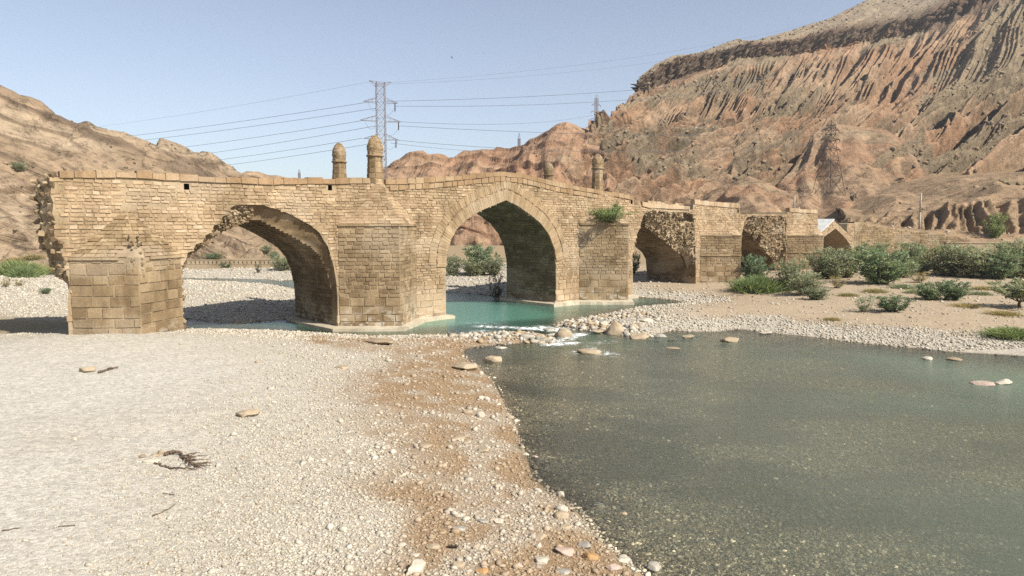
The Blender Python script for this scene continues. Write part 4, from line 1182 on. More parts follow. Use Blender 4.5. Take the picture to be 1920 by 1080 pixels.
tag(mb.build('low_wall', M_concrete, None), 'low brown wall with a flat top behind the tamarisk thicket', 'wall')
# ------------------------------------------------------------------ fast ground lookup
import bisect
GXl, GYl = list(GX), list(GY)
def gfast(x, y):
    i = min(max(bisect.bisect_right(GXl, x) - 1, 0), len(GXl) - 2); j = min(max(bisect.bisect_right(GYl, y) - 1, 0), len(GYl) - 2)
    fx = (x - GXl[i]) / (GXl[i + 1] - GXl[i]); fy = (y - GYl[j]) / (GYl[j + 1] - GYl[j])
    return float((gz[j, i] * (1 - fx) + gz[j, i + 1] * fx) * (1 - fy) + (gz[j + 1, i] * (1 - fx) + gz[j + 1, i + 1] * fx) * fy)
def gvec(x, y):
    i = np.clip(np.searchsorted(GX, x, side='right') - 1, 0, len(GX) - 2); j = np.clip(np.searchsorted(GY, y, side='right') - 1, 0, len(GY) - 2)
    fx = (x - GX[i]) / (GX[i + 1] - GX[i]); fy = (y - GY[j]) / (GY[j + 1] - GY[j])
    return (gz[j, i] * (1 - fx) + gz[j, i + 1] * fx) * (1 - fy) + (gz[j + 1, i] * (1 - fx) + gz[j + 1, i + 1] * fx) * fy
def sdvec(x, y):
    i = np.clip(np.searchsorted(GX, x, side='right') - 1, 0, len(GX) - 2); j = np.clip(np.searchsorted(GY, y, side='right') - 1, 0, len(GY) - 2)
    fx = (x - GX[i]) / (GX[i + 1] - GX[i]); fy = (y - GY[j]) / (GY[j + 1] - GY[j])
    return (gsd[j, i] * (1 - fx) + gsd[j, i + 1] * fx) * (1 - fy) + (gsd[j + 1, i] * (1 - fx) + gsd[j + 1, i + 1] * fx) * fy
def spot(px, py, water=False):
    """where a sight line meets the ground (or the water surface)"""
    d = ray(px, py).normalized()
    best = None
    for o, b in BVHS:
        h = b.ray_cast(Vector((0, 0, H)), d)
        if h[0] is not None and (best is None or h[3] < best[1]): best = (h[0], h[3])
    t = 6.0
    while t < 400:
        p = Vector((0, 0, H)) + d * t
        if best and t > best[1]: return best[0]
        if p.z < 4 and p.z <= max(gfast(p.x, p.y), 0.0 if water else -9): return p
        t += 0.08 if t < 120 else 0.6
    return best[0] if best else None

# ------------------------------------------------------------------ gravel: real stones strewn over the bars and the river bed
def ico(sub=1):
    bm = bmesh.new(); bmesh.ops.create_icosphere(bm, subdivisions=sub, radius=1.0)
    v = np.array([tuple(q.co) for q in bm.verts]); f = np.array([[q.index for q in p.verts] for p in bm.faces]); bm.free()
    return v, f
ICO1 = ico(1)
def strew(name, x, y, z, size, color, mat, seed, flat=(0.35, 0.7), kind='stuff', sink=0.25, angular=False):
    r = np.random.default_rng(seed); n = len(x)
    bv, bf = ICO1; k = len(bv)
    nv = 24
    var = np.stack([bv * (1 + 0.55 * (r.random((k, 1)) - 0.5)) + 0.12 * (r.random((k, 3)) - 0.5) for _ in range(nv)])
    S = np.stack([size * r.uniform(0.75, 1.35, n), size * r.uniform(0.55, 0.95, n), size * r.uniform(*flat, n)], -1)
    V = var[r.integers(0, nv, n)] * S[:, None, :]
    a = r.uniform(0, 2 * np.pi, n); tl = r.normal(0, 0.25, n)
    ca, sa, ct, st_ = np.cos(a), np.sin(a), np.cos(tl), np.sin(tl)
    X = V[..., 0]; Y = V[..., 1] * ct[:, None] - V[..., 2] * st_[:, None]; Z = V[..., 1] * st_[:, None] + V[..., 2] * ct[:, None]
    V = np.stack([X * ca[:, None] - Y * sa[:, None], X * sa[:, None] + Y * ca[:, None], Z], -1)
    V += np.stack([x, y, z + S[:, 2] * (1 - 2 * sink) * 0.8], -1)[:, None, :]
    F = (bf[None] + (np.arange(n) * k)[:, None, None]).reshape(-1, 3)
    C = np.repeat(color * KA, k, axis=0)
    me = np_mesh(name, V.reshape(-1, 3), F, {'tone': C})
    return tag(link(name, me, mat, smooth_=not angular), kind=kind)
def pebble_material(name, rough=0.85):
    m, nt, b = new_mat(name)
    at = N(nt, 'ShaderNodeAttribute', attribute_name='tone').outputs['Color']
    n = noise(nt, 14, 3, 0.6, pos(nt))
    nt.links.new(mixc(nt, 1.0, at, ramp(nt, n, [(0.3, 0.82), (0.65, 1.08)]), 'MULTIPLY'), b.inputs['Base Color'])
    b.inputs['Roughness'].default_value = rough; b.inputs['Specular IOR Level'].default_value = 0.15
    return m
M_pebble = pebble_material('river pebbles')
pr = np.random.default_rng(99)
def field(n, y0, y1, power, xa, xb):
    """random spots in a wedge of land, thinning out with distance"""
    u = pr.random(n)
    q = 1 - power
    y = (y0 ** q + u * (y1 ** q - y0 ** q)) ** (1 / q)
    x = y * pr.uniform(xa, xb, n)
    return x, y
PIER_BOX = []
def clear_of_bridge(x, y):
    rx, ry = x - BO.x, y - BO.y
    u = rx * BU.x + ry * BU.y; v = rx * BV.x + ry * BV.y
    bad = np.zeros(len(x), bool)
    for k in range(5):
        lo = (OFS[k - 1][-1][0] if k else LEFT[0][0]); hi = OFS[k][0][0]
        bad |= (u > lo - 0.2) & (u < hi + 0.2) & (v > -0.4) & (v < D + 0.3)
        w = np.clip(1 - np.abs(u - PCU[k]) / PW[k], 0, 1)
        bad |= (v < 0) & (v > -PN[k] * w - 0.3) & (w > 0)
    return ~bad
def gravel_tone(x, y, sd, n):
    c = ground_color(x, y, sd)
    pal = np.array([[0.67, 0.61, 0.495], [0.61, 0.545, 0.43], [0.48, 0.43, 0.345], [0.63, 0.56, 0.45], [0.45, 0.37, 0.27], [0.54, 0.44, 0.32]])
    pk = pal[pr.choice(6, n, p=[.30, .25, .14, .15, .08, .08])]
    brown = np.clip((0.52 - c[:, 0] / KA) / 0.14, 0, 1)[:, None]
    t = pk * (1 - 0.72 * brown) + c / KA * 1.12 * 0.72 * brown
    return t * pr.uniform(0.85, 1.12, (n, 1))
def make_gravel(name, n, y0, y1, power, xa, xb, smin, smax, seed, accept, mx=1.0):
    x, y = field(n, y0, y1, power, xa, xb)
    sd = sdvec(x, y)
    ok = accept(x, y, sd) & clear_of_bridge(x, y)
    x, y, sd = x[ok], y[ok], sd[ok]; n = len(x)
    base = smin + (smax - smin) * pr.random(n) ** 3
    size = base * (0.55 + y / 45.0) * mx
    size = size * (1 - 0.5 * smooth(-4, -15, x + (y - 16) * 0.25) * smooth(50, 34, y))
    z = gvec(x, y)
    col = gravel_tone(x, y, sd, n)
    wet = smooth(0.25, -0.1, sd + pr.normal(0, 0.15, n))[:, None]
    deepen = np.clip(-sd / 5, 0, 1)[:, None]
    bedc = np.array([0.34, 0.29, 0.21]) * np.exp(pr.normal(0, 0.48, (n, 1))) * (0.45 + 1.1 * smooth(0.3, 0.7, fbm(x * 0.22, y * 0.35, 3, 17)))[:, None]
    col = col * (1 - wet) + bedc * wet
    strew(name, x, y, z, size, col.astype(np.float32), M_pebble, seed)
def acc_dry(x, y, sd):
    n1 = fbm(x * 0.2, y * 0.2, 3, 131)
    fine = smooth(-3, -13, x + (n1 - 0.5) * 10 + (y - 16) * 0.25) * smooth(52, 34, y)
    keep = pr.random(len(x)) < (1 - 0.86 * fine)
    cb = ground_color(x, y, sd)[:, 0] / KA
    keep &= pr.random(len(x)) < 1 - 0.5 * np.clip((0.56 - cb) / 0.14, 0, 1) * (y < 56)
    sand = smooth(10, 18, x - (y - 50) * 0.05) * smooth(44, 50, y) * smooth(3.5, 6, sd + (n1 - 0.5) * 6)
    keep &= pr.random(len(x)) < 1 - 0.93 * sand
    keep &= ~((x < -27) & (y > 45) & (y < 56) & (x < -29 + (y - 45) * 0.2))
    return (sd > -0.15) & keep
make_gravel('gravel', 165000, 11, 48, 1.7, -0.92, 0.32, 0.020, 0.062, 201, acc_dry)
make_gravel('gravel', 7000, 11, 48, 1.5, -0.9, 0.30, 0.07, 0.14, 202, lambda x, y, sd: acc_dry(x, y, sd) & (pr.random(len(x)) < 0.10 + 0.9 * smooth(8, 3, sd)))
make_gravel('gravel', 95000, 44, 135, 1.6, -0.95, 0.95, 0.035, 0.09, 203, lambda x, y, sd: acc_dry(x, y, sd) & (y < 128))
make_gravel('river_bed_stones', 75000, 13, 66, 1.6, -0.15, 1.0, 0.03, 0.095, 204, lambda x, y, sd: (sd <= -0.1) & (y < 64))

SPITS = [[(870, 640), (930, 632), (985, 636), (1040, 640)], [(1058, 608), (1100, 612), (1150, 622), (1200, 626)], [(1090, 604), (1160, 600), (1240, 606)]]
for i_, sp_l in enumerate(SPITS):
    pl_ = [tuple(on_z(*q))[:2] for q in sp_l]
    ax_, ay_ = np.array([p[0] for p in pl_]), np.array([p[1] for p in pl_])
    f_ = pr.random(420) * (len(pl_) - 1)
    x = np.interp(f_, np.arange(len(pl_)), ax_) + pr.normal(0, 0.75, 420); y = np.interp(f_, np.arange(len(pl_)), ay_) + pr.normal(0, 0.9, 420)
    sd = sdvec(x, y); ok = (sd > -1.2) & clear_of_bridge(x, y); x, y, sd = x[ok], y[ok], sd[ok]
    pal_ = np.array([[0.66, 0.60, 0.49], [0.56, 0.48, 0.36], [0.45, 0.34, 0.21], [0.60, 0.51, 0.38], [0.40, 0.37, 0.32]])
    strew('cobbles', x, y, np.maximum(gvec(x, y), -0.12), 0.07 + 0.26 * pr.random(len(x)) ** 2.5, (pal_[pr.integers(0, 5, len(x))] * pr.uniform(0.8, 1.12, (len(x), 1))).astype(np.float32), M_pebble, 260 + i_, flat=(0.4, 0.8), angular=True)
# scree on the hills
def scree(name, sheet, n, t0, t1, smin, smax, seed, pal, dens):
    V2, s, t = sheet; R, C = s.shape
    r = np.random.default_rng(seed)
    trow = t[:, 0]; rows = np.where((trow >= t0) & (trow <= t1))[0]
    i = r.choice(rows, n); j = r.integers(0, C, n)
    ok = r.random(n) < dens(s[i, j], t[i, j]); i, j = i[ok], j[ok]; n = len(i)
    P = V2[i, j]
    col = np.array(pal)[r.integers(0, len(pal), n)] * r.uniform(0.8, 1.15, (n, 1))
    strew(name, P[:, 0], P[:, 1], P[:, 2], smin + (smax - smin) * r.random(n) ** 7, col.astype(np.float32), M_pebble, seed, flat=(0.5, 0.95), angular=True)
scree('scree', SH_M, 30000, 2.2, 5.6, 0.16, 1.15, 301, [(0.30, 0.235, 0.155), (0.24, 0.18, 0.12), (0.38, 0.30, 0.21), (0.36, 0.24, 0.15)], lambda s, t: smooth(0.46, 0.62, fbm(s * 18, t * 2.0, 4, 93) + 0.16 * smooth(0.45, 0.8, s) - 0.05) * 0.95 + 0.06)
scree('scree', SH_M, 4000, 0.0, 1.0, 0.2, 1.0, 302, [(0.33, 0.26, 0.18), (0.25, 0.19, 0.13)], lambda s, t: 0.8 + 0 * s)
scree('scree', SH_L, 6000, 0.0, 2.1, 0.10, 0.55, 303, [(0.28, 0.21, 0.13), (0.20, 0.16, 0.09), (0.36, 0.27, 0.17)], lambda s, t: 0.3 + 0.7 * smooth(0.5, 0.6, fbm(s * 20, t * 6, 3, 305)))
scree('scree', SH_T, 1500, 0.0, 1.0, 0.12, 0.8, 304, [(0.34, 0.27, 0.18), (0.26, 0.21, 0.12)], lambda s, t: smooth(0.5, 0.65, fbm(s * 14, t * 4, 3, 306)))
scree('scree', SH_T, 700, 1.95, 3.0, 0.15, 0.6, 307, [(0.55, 0.48, 0.38), (0.45, 0.36, 0.26)], lambda s, t: smooth(0.3, 0.36, s) * (1 - smooth(0.5, 0.6, s)))
scree('scree', SH_C, 900, 0.0, 2.0, 0.25, 1.2, 308, [(0.24, 0.16, 0.10), (0.34, 0.24, 0.16)], lambda s, t: smooth(0.5, 0.65, fbm(s * 20, t * 6, 3, 309)))

# ------------------------------------------------------------------ single boulders and stones
def rock_mat(name, a, b):
    m, nt, bs = new_mat(name)
    P = nt.nodes.new('ShaderNodeTexCoord').outputs['Object']
    n1 = noise(nt, 2.2, 5, 0.6, P); n2 = noise(nt, 14, 4, 0.65, P)
    c = mixc(nt, ramp(nt, n1, [(0.35, 0), (0.65, 1)]), [x * KA for x in a], [x * KA for x in b])
    c = mixc(nt, 1.0, c, ramp(nt, n2, [(0.3, 0.78), (0.65, 1.07)]), 'MULTIPLY')
    nt.links.new(c, bs.inputs['Base Color']); bs.inputs['Roughness'].default_value = 0.85; bs.inputs['Specular IOR Level'].default_value = 0.2
    nt.links.new(bump(nt, n2, 0.4, 0.03), bs.inputs['Normal'])
    return m
M_rk = {'tan': rock_mat('tan boulder', (0.44, 0.335, 0.215), (0.54, 0.435, 0.30)), 'pale': rock_mat('pale limestone', (0.58, 0.51, 0.40), (0.68, 0.61, 0.49)),
        'brown': rock_mat('brown sandstone', (0.37, 0.275, 0.175), (0.46, 0.355, 0.24)), 'grey': rock_mat('grey stone', (0.36, 0.33, 0.28), (0.52, 0.47, 0.39)),
        'orange': rock_mat('orange sandstone', (0.50, 0.27, 0.10), (0.52, 0.34, 0.17)), 'pink': rock_mat('pinkish stone', (0.52, 0.38, 0.30), (0.60, 0.47, 0.38))}
RV, RF = ico(4)
def rock_mesh(shape, w, d, h, seed):
    r = np.random.default_rng(seed); v = RV.copy()
    p = {'round': 2.3, 'slab': 3.2, 'block': 5.0, 'wedge': 2.8, 'cone': 2.2}[shape]
    L = (np.abs(v) ** p).sum(1) ** (1 / p); v = v / L[:, None]
    if shape == 'wedge': v[:, 2] *= 0.55 + 0.45 * (v[:, 0] + 1) / 2 * 1.2
    if shape == 'cone':
        k = 1 - 0.55 * np.clip((v[:, 2] + 0.3) / 1.3, 0, 1) ** 0.8; v[:, 0] *= k; v[:, 1] *= k
    # facets
    for _ in range({'round': 7, 'slab': 16, 'block': 10, 'wedge': 16, 'cone': 9}[shape]):
        nrm = r.normal(0, 1, 3); nrm /= np.linalg.norm(nrm); c = r.uniform(*((0.75, 0.95) if shape in ('round', 'cone') else (0.52, 0.9))); dd = v @ nrm
        v = v - np.clip(dd - c, 0, None)[:, None] * nrm * 0.97
    o = r.uniform(0, 50)
    dsp = (fbm(v[:, 0] * 1.6 + o, v[:, 1] * 1.6 + v[:, 2] * 1.3, 4, 140 % 64) - 0.5) * 0.28 + (fbm(v[:, 0] * 5 + o, v[:, 2] * 5 + v[:, 1] * 3, 3, 20) - 0.5) * 0.10
    v = v * (1 + dsp)[:, None]
    v = v * np.array([w / 2, d / 2, h])
    return v
def rock(px, py, wp, hp, shape, col, label, cat='rock', name='boulder', yaw=None, sinkf=0.3, water=False, depth=None, group=None, tilt=0.0, lift=0.0):
    P = spot(px, py, water); dist = P.y
    w = wp * dist / FPX * (1.3 if py > 900 else 1.0)
    hh = max(hp * dist / FPX * (1.25 if py > 900 else 1.0), 0.03)
    d = depth if depth else w * (0.7 if shape not in ('slab',) else 0.85)
    dip = (H - P.z) / dist
    h = max(hh - d * dip * 0.5, hh * 0.72) / (2 * (1 - sinkf))
    v = rock_mesh(shape, w, d, h, int(px * 7 + py))
    me = np_mesh(name, v, RF)
    o = link(name, me, M_rk[col], smooth_=True)
    yaw = rng.uniform(-0.3, 0.3) if yaw is None else yaw
    o.rotation_euler = (tilt, 0, yaw)
    o.location = (P.x, P.y + d * 0.35, max(P.z, 0.0 if water else -9) + h * (1 - 2 * sinkf) + lift)
    tag(o, label, cat, group)
    return o
G_R = 'boulders in the rapids'; G_S = 'stones on the near shore'; G_G = 'stones on the open gravel'; G_P = 'rocks standing in the pool'
ROCKS = [
 (155, 699, 44, 13, 'slab', 'tan', 'long tan boulder half buried in the gravel beside the grey sticks', 'boulder', G_G, False),
 (457, 784, 46, 17, 'block', 'tan', 'flat topped tan boulder alone on the open pale gravel', 'boulder', G_G, False),
 (138, 827, 10, 8, 'round', 'pale', 'small white stone alone on the fine gravel at far left', 'stone', G_G, False),
 (279, 871, 33, 11, 'slab', 'pale', 'cracked white slab at the left end of the driftwood', 'stone', G_G, False),
 (265, 858, 16, 6, 'slab', 'brown', 'small brown stone just above the cracked white slab', 'stone', G_G, False),
 (300, 854, 13, 12, 'round', 'tan', 'upright rounded tan stone beside the driftwood', 'stone', G_G, False),
 (286, 858, 22, 8, 'wedge', 'tan', 'tan wedge stone between the white slab and the upright stone', 'stone', G_G, False),
 (702, 646, 72, 12, 'slab', 'brown', 'broad low brown rock in the wet silt near the water bend', 'boulder', G_S, False),
 (640, 693, 28, 8, 'slab', 'tan', 'low tan stone lying in the gravel left of the wet silt', 'stone', G_S, False),
 (866, 695, 54, 15, 'slab', 'tan', 'flat tan rock with a pale rim at the pool corner', 'boulder', G_S, False),
 (924, 678, 34, 16, 'wedge', 'tan', 'pale tan boulder standing in the shallow left edge of the pool', 'boulder', G_P, True),
 (972, 629, 42, 9, 'slab', 'orange', 'orange slab tilted at the lip of the rapids', 'boulder', G_R, True),
 (983, 634, 36, 10, 'slab', 'grey', 'grey slab below the orange slab at the rapids', 'boulder', G_R, True),
 (1012, 635, 26, 11, 'block', 'tan', 'blocky grey tan rock right of the grey slab', 'boulder', G_R, True),
 (1009, 642, 34, 5, 'slab', 'pale', 'long pale slab lying low under the blocky rock', 'boulder', G_R, True),
 (941, 654, 26, 4, 'slab', 'pale', 'thin white slab in the shallows behind the pale tan boulder', 'stone', G_R, True),
 (890, 640, 36, 7, 'slab', 'brown', 'flat brown rock among cobbles at the tip of the left bar', 'boulder', G_S, False),
 (1057, 632, 33, 17, 'round', 'tan', 'rounded golden boulder in the middle of the rapids', 'boulder', G_R, True),
 (1030, 620, 24, 6, 'slab', 'grey', 'dark wet rock in the white water left of the golden boulder', 'boulder', G_R, True),
 (1036, 630, 22, 5, 'slab', 'pale', 'low pale rock touching the golden boulder', 'boulder', G_R, True),
 (1106, 664, 48, 11, 'round', 'tan', 'smooth whaleback boulder awash below the rapids', 'boulder', G_R, True),
 (1156, 628, 40, 27, 'cone', 'tan', 'tall bell shaped tan boulder at the right shore of the rapids', 'boulder', G_R, True),
 (1122, 625, 32, 8, 'slab', 'tan', 'low tan boulder touching the left foot of the bell shaped boulder', 'boulder', G_R, True),
 (1133, 614, 22, 14, 'wedge', 'pale', 'pale leaning slab behind the low tan boulder', 'boulder', G_R, False),
 (1112, 613, 22, 10, 'block', 'tan', 'square tan rock left of the pale leaning slab', 'boulder', G_R, False),
 (1090, 613, 12, 7, 'block', 'grey', 'small grey block among cobbles on the right spit', 'stone', G_R, False),
 (1066, 611, 20, 8, 'wedge', 'brown', 'dark brown rock at the very tip of the right spit', 'boulder', G_R, True),
 (1062, 605, 14, 7, 'round', 'pale', 'white round rock on top of the right spit tip', 'boulder', G_R, False),
 (1210, 605, 34, 11, 'block', 'pale', 'big pale rectangular block on the gravel spit', 'boulder', G_R, False),
 (1190, 617, 24, 12, 'wedge', 'tan', 'tan boulder behind the tilted slab on the right shore', 'boulder', G_R, False),
 (1205, 621, 16, 8, 'round', 'grey', 'grey rounded rock right of the bell shaped boulder', 'boulder', G_R, False),
 (1203, 635, 42, 11, 'slab', 'tan', 'tilted tan slab with a dark undercut at the waterline', 'boulder', G_R, True),
 (1240, 632, 26, 7, 'cone', 'grey', 'low grey pointed rock in the water right of the tilted slab', 'boulder', G_R, True),
 (1292, 634, 32, 6, 'slab', 'tan', 'flat tan slab barely above the pool right of the pointed rock', 'boulder', G_P, True),
 (1372, 641, 36, 11, 'block', 'tan', 'tan block standing in the pool off the gravel bank', 'boulder', G_P, True),
 (1440, 626, 30, 3, 'slab', 'pale', 'thin white slab at the water edge of the right bank', 'stone', G_P, True),
 (1262, 655, 30, 2.5, 'slab', 'brown', 'brown slab just awash in the upper pool', 'boulder', G_P, True),
 (1744, 675, 24, 8, 'wedge', 'pale', 'white angular rock in the pool, the left of a pair', 'boulder', G_P, True),
 (1798, 677, 36, 8, 'wedge', 'brown', 'brown angular rock in the pool, the right of a pair', 'boulder', G_P, True),
 (1888, 722, 34, 12, 'wedge', 'pale', 'white peaked rock in the pool near the right picture edge', 'boulder', G_P, True),
 (1860, 724, 54, 5, 'slab', 'pink', 'long flat pinkish slab in front of the white peaked rock', 'boulder', G_P, True),
 (1835, 719, 12, 6, 'round', 'grey', 'small grey rock behind the long pinkish slab', 'stone', G_P, True),
 (777, 1078, 34, 24, 'block', 'pale', 'big pale stone at the bottom picture edge', 'boulder', G_S, False),
 (1054, 961, 20, 13, 'round', 'pale', 'white dome stone stuck to a yellow stone at the waterline', 'stone', G_S, False),
 (1053, 974, 24, 14, 'round', 'tan', 'yellow dome stone just below the white dome stone', 'stone', G_S, False),
 (1052, 932, 11, 10, 'round', 'pale', 'bright white cobble right at the waterline', 'stone', G_S, False),
 (1124, 955, 19, 11, 'round', 'pale', 'upper pale cobble of two sitting in the shallows', 'stone', G_S, False),
 (1126, 967, 18, 10, 'round', 'grey', 'lower grey cobble of two sitting in the shallows', 'stone', G_S, False),
 (1171, 966, 9, 5, 'round', 'tan', 'small tan cobble alone in the shallow water', 'stone', G_S, True),
 (1060, 993, 20, 8, 'round', 'tan', 'smooth tan oval stone below the yellow dome stone', 'stone', G_S, False),
 (1013, 1011, 24, 9, 'slab', 'tan', 'pale tan flat oval stone left of the smooth oval', 'stone', G_S, False),
 (1009, 1029, 10, 10, 'block', 'pale', 'small square white stone on brown silt', 'stone', G_S, False),
 (1057, 1041, 31, 12, 'block', 'pink', 'pinkish rectangular block on brown silt', 'stone', G_S, False),
 (1013, 1058, 26, 12, 'wedge', 'pale', 'white wedge stone at the lower left of the pink block', 'stone', G_S, False),
 (1008, 1066, 21, 5, 'slab', 'grey', 'dark rimmed flat stone under the white wedge', 'stone', G_S, False),
 (1099, 1029, 23, 12, 'slab', 'grey', 'grey layered oval stone casting a long shadow', 'stone', G_S, False),
 (1108, 1052, 25, 14, 'round', 'orange', 'orange brown rounded stone below the grey layered one', 'stone', G_S, False),
 (1172, 1057, 32, 8, 'slab', 'pale', 'long narrow white stone near the bottom waterline', 'stone', G_S, False),
 (1225, 1076, 28, 24, 'wedge', 'grey', 'rough grey white rock at the bottom waterline', 'boulder', G_S, False),
 (1152, 1072, 26, 12, 'slab', 'pink', 'pinkish grey rock left of the rough grey white rock', 'stone', G_S, False),
 (1058, 1080, 30, 8, 'slab', 'grey', 'broad grey slab cut by the bottom picture edge', 'stone', G_S, False),
 (901, 783, 17, 12, 'round', 'pale', 'egg shaped pale cobble on brown silt casting a shadow', 'stone', G_S, False),
 (903, 750, 19, 10, 'slab', 'pale', 'leaning pale slab near the pool margin', 'stone', G_S, False),
 (876, 776, 17, 9, 'round', 'tan', 'tan rounded stone left of the egg shaped cobble', 'stone', G_S, False),
 (823, 783, 9, 7, 'round', 'pale', 'small round pale cobble on brown silt', 'stone', G_S, False),
 (860, 826, 28, 9, 'slab', 'tan', 'long brownish log shaped stone on the silt', 'stone', G_S, False),
 (906, 850, 32, 10, 'slab', 'tan', 'long tan stone pointing towards the water', 'stone', G_S, False),
 (799, 841, 30, 9, 'slab', 'tan', 'flat tan stone at the edge of the pale gravel', 'stone', G_S, False),
 (986, 855, 13, 8, 'wedge', 'pale', 'triangular pale stone at the pool edge', 'stone', G_S, False),
 (1003, 860, 13, 5, 'slab', 'pink', 'flat pinkish stone lying in the pool margin', 'stone', G_S, True),
 (906, 983, 20, 9, 'wedge', 'grey', 'grey white split stone on the wet silt', 'stone', G_S, False),
 (936, 984, 16, 12, 'block', 'pale', 'squat pale stone right of the split stone', 'stone', G_S, False),
 (861, 999, 20, 13, 'block', 'grey', 'dull pale block among pebbles on the silt', 'stone', G_S, False),
 (753, 1028, 14, 12, 'block', 'pale', 'small pale cube stone with a dark side', 'stone', G_S, False),
 (811, 1030, 22, 8, 'round', 'tan', 'smooth oval tan stone left of the black rag', 'stone', G_S, False),
 (927, 1042, 17, 12, 'round', 'tan', 'rounded yellowish stone in brown silt', 'stone', G_S, False),
 (858, 1067, 20, 13, 'round', 'tan', 'dull tan stone near the bottom edge of the silt', 'stone', G_S, False),
 (904, 1078, 20, 10, 'block', 'orange', 'orange tan flat block at the bottom picture edge', 'stone', G_S, False),
 (972, 1066, 18, 12, 'wedge', 'pink', 'grey pink wedge stone in the brown silt near the bottom', 'stone', G_S, False),
 (776, 1046, 14, 8, 'round', 'pale', 'pale bean shaped stone above the big bottom stone', 'stone', G_S, False),
]
for px, py, wp, hp, shp, col, lab, cat, grp, wat in ROCKS:
    rock(px, py, wp, hp, shp, col, lab, cat, 'boulder' if cat == 'boulder' else 'stone', water=wat, group=grp, sinkf=0.34 if wat else 0.28)

# ------------------------------------------------------------------ driftwood, sticks, rag
def stick(pts, r, label, cat, name, mat=None, lift=0.02, twigs=0, seed=0):
    mb = MB(); q = random.Random(seed)
    W = [spot(*p) + Vector((0, 0, lift)) for p in pts]
    fine = []
    for a, b in zip(W, W[1:]):
        for i in range(4): fine.append(a.lerp(b, i / 4) + Vector((q.uniform(-1, 1), q.uniform(-1, 1), q.uniform(0, 1))) * r * 1.2)
    fine.append(W[-1])
    mb.tube(fine, [r * (1 - 0.6 * i / len(fine)) for i in range(len(fine))], 6)
    for i in range(twigs):
        a = fine[q.randrange(len(fine) // 2, len(fine))]
        b = a + Vector((q.uniform(-.1, .55), q.uniform(-.35, .25), q.uniform(-0.01, .10)))
        m = a.lerp(b, .5) + Vector((q.uniform(-.06, .06), q.uniform(-.06, .06), .03)); mb.tube([a, m, b], [r * .35, r * .25, r * .12], 4)
    return tag(mb.build(name, mat or M_wood, None, True), label, cat)
stick([(310, 856), (320, 854), (333, 853), (341, 860), (346, 866), (356, 873), (368, 878)], 0.055, 'thick bent driftwood branch with root hairs on the pale gravel', 'driftwood', 'driftwood', lift=0.06, twigs=46, seed=3)
stick([(292, 870), (305, 876), (318, 880), (335, 880), (352, 880), (366, 882)], 0.03, 'thin straight driftwood stick below the bent branch', 'driftwood', 'driftwood', lift=0.03, twigs=10, seed=4)
stick([(285, 970), (300, 965), (315, 956), (329, 946)], 0.02, 'long thin dark twig curving on the near gravel', 'twig', 'twig', seed=5)
stick([(108, 990), (124, 988), (141, 987)], 0.016, 'short dark twig, the right of two at lower left', 'twig', 'twig', seed=6)
stick([(5, 997), (22, 994), (42, 992)], 0.016, 'short dark twig at the left picture edge', 'twig', 'twig', seed=7)
stick([(305, 927), (318, 928), (330, 930)], 0.016, 'small twig lying below the driftwood pile', 'twig', 'twig', seed=8)
stick([(185, 700), (196, 698), (206, 694), (220, 692)], 0.06, 'grey broken branch beside the long tan boulder', 'branch', 'driftwood', lift=0.05, twigs=6, seed=9)
stick([(1252, 649), (1262, 648), (1271, 649)], 0.06, 'black floating stick on the upper pool', 'stick', 'driftwood', M_dark, lift=0.30, seed=10)
stick([(1148, 1026), (1155, 1022), (1163, 1019)], 0.012, 'thin white dry twig among cobbles at the waterline', 'twig', 'twig', M_pole, seed=11)
P = spot(850, 1028)
mb = MB(); q = random.Random(5)
gridp = [[P + Vector((i * 0.028 - 0.13, j * 0.03 - 0.06, 0.03 + q.uniform(0, 0.05))) for j in range(5)] for i in range(10)]
for i in range(9):
    for j in range(4): mb.quad(gridp[i][j], gridp[i + 1][j], gridp[i + 1][j + 1], gridp[i][j + 1])
tag(mb.build('plastic_scrap', M_dark, None, True), 'crumpled black scrap on the brown silt', 'scrap')

# ------------------------------------------------------------------ plants
def leaf_mat(name, stops):
    m, nt, b = new_mat(name)
    g = nt.nodes.new('ShaderNodeNewGeometry'); oi = nt.nodes.new('ShaderNodeObjectInfo')
    c = ramp(nt, g.outputs['Random Per Island'], stops)
    c = mixc(nt, 1.0, c, ramp(nt, oi.outputs['Random'], [(0, (1.25, 1.26, 1.26)), (1, (1.75, 1.62, 1.56))]), 'MULTIPLY')
    nt.links.new(c, b.inputs['Base Color']); b.inputs['Roughness'].default_value = 0.8; b.inputs['Specular IOR Level'].default_value = 0.15
    tl = nt.nodes.new('ShaderNodeBsdfTranslucent'); nt.links.new(mixc(nt, 1.0, c, (1.1, 1.15, 0.8), 'MULTIPLY'), tl.inputs[0])
    mx = nt.nodes.new('ShaderNodeMixShader'); mx.inputs[0].default_value = 0.35
    nt.links.new(b.outputs[0], mx.inputs[1]); nt.links.new(tl.outputs[0], mx.inputs[2]); nt.links.new(mx.outputs[0], nt.nodes['Material Output'].inputs[0])
    return m
SAGE = leaf_mat('tamarisk foliage', [(0, (0.10, 0.12, 0.07)), (0.4, (0.16, 0.182, 0.11)), (0.8, (0.22, 0.235, 0.15)), (1, (0.28, 0.285, 0.20))])
GREEN = leaf_mat('oleander leaves', [(0, (0.06, 0.098, 0.055)), (0.5, (0.115, 0.16, 0.09)), (1, (0.19, 0.23, 0.14))])
BRIGHT = leaf_mat('reed blades', [(0, (0.08, 0.12, 0.045)), (0.5, (0.13, 0.18, 0.075)), (1, (0.23, 0.24, 0.12))])
DRY = leaf_mat('dry grass', [(0, (0.16, 0.15, 0.07)), (0.5, (0.24, 0.20, 0.10)), (1, (0.32, 0.26, 0.14))])
DARKL = leaf_mat('dark foliage', [(0, (0.02, 0.028, 0.016)), (1, (0.05, 0.06, 0.035))])
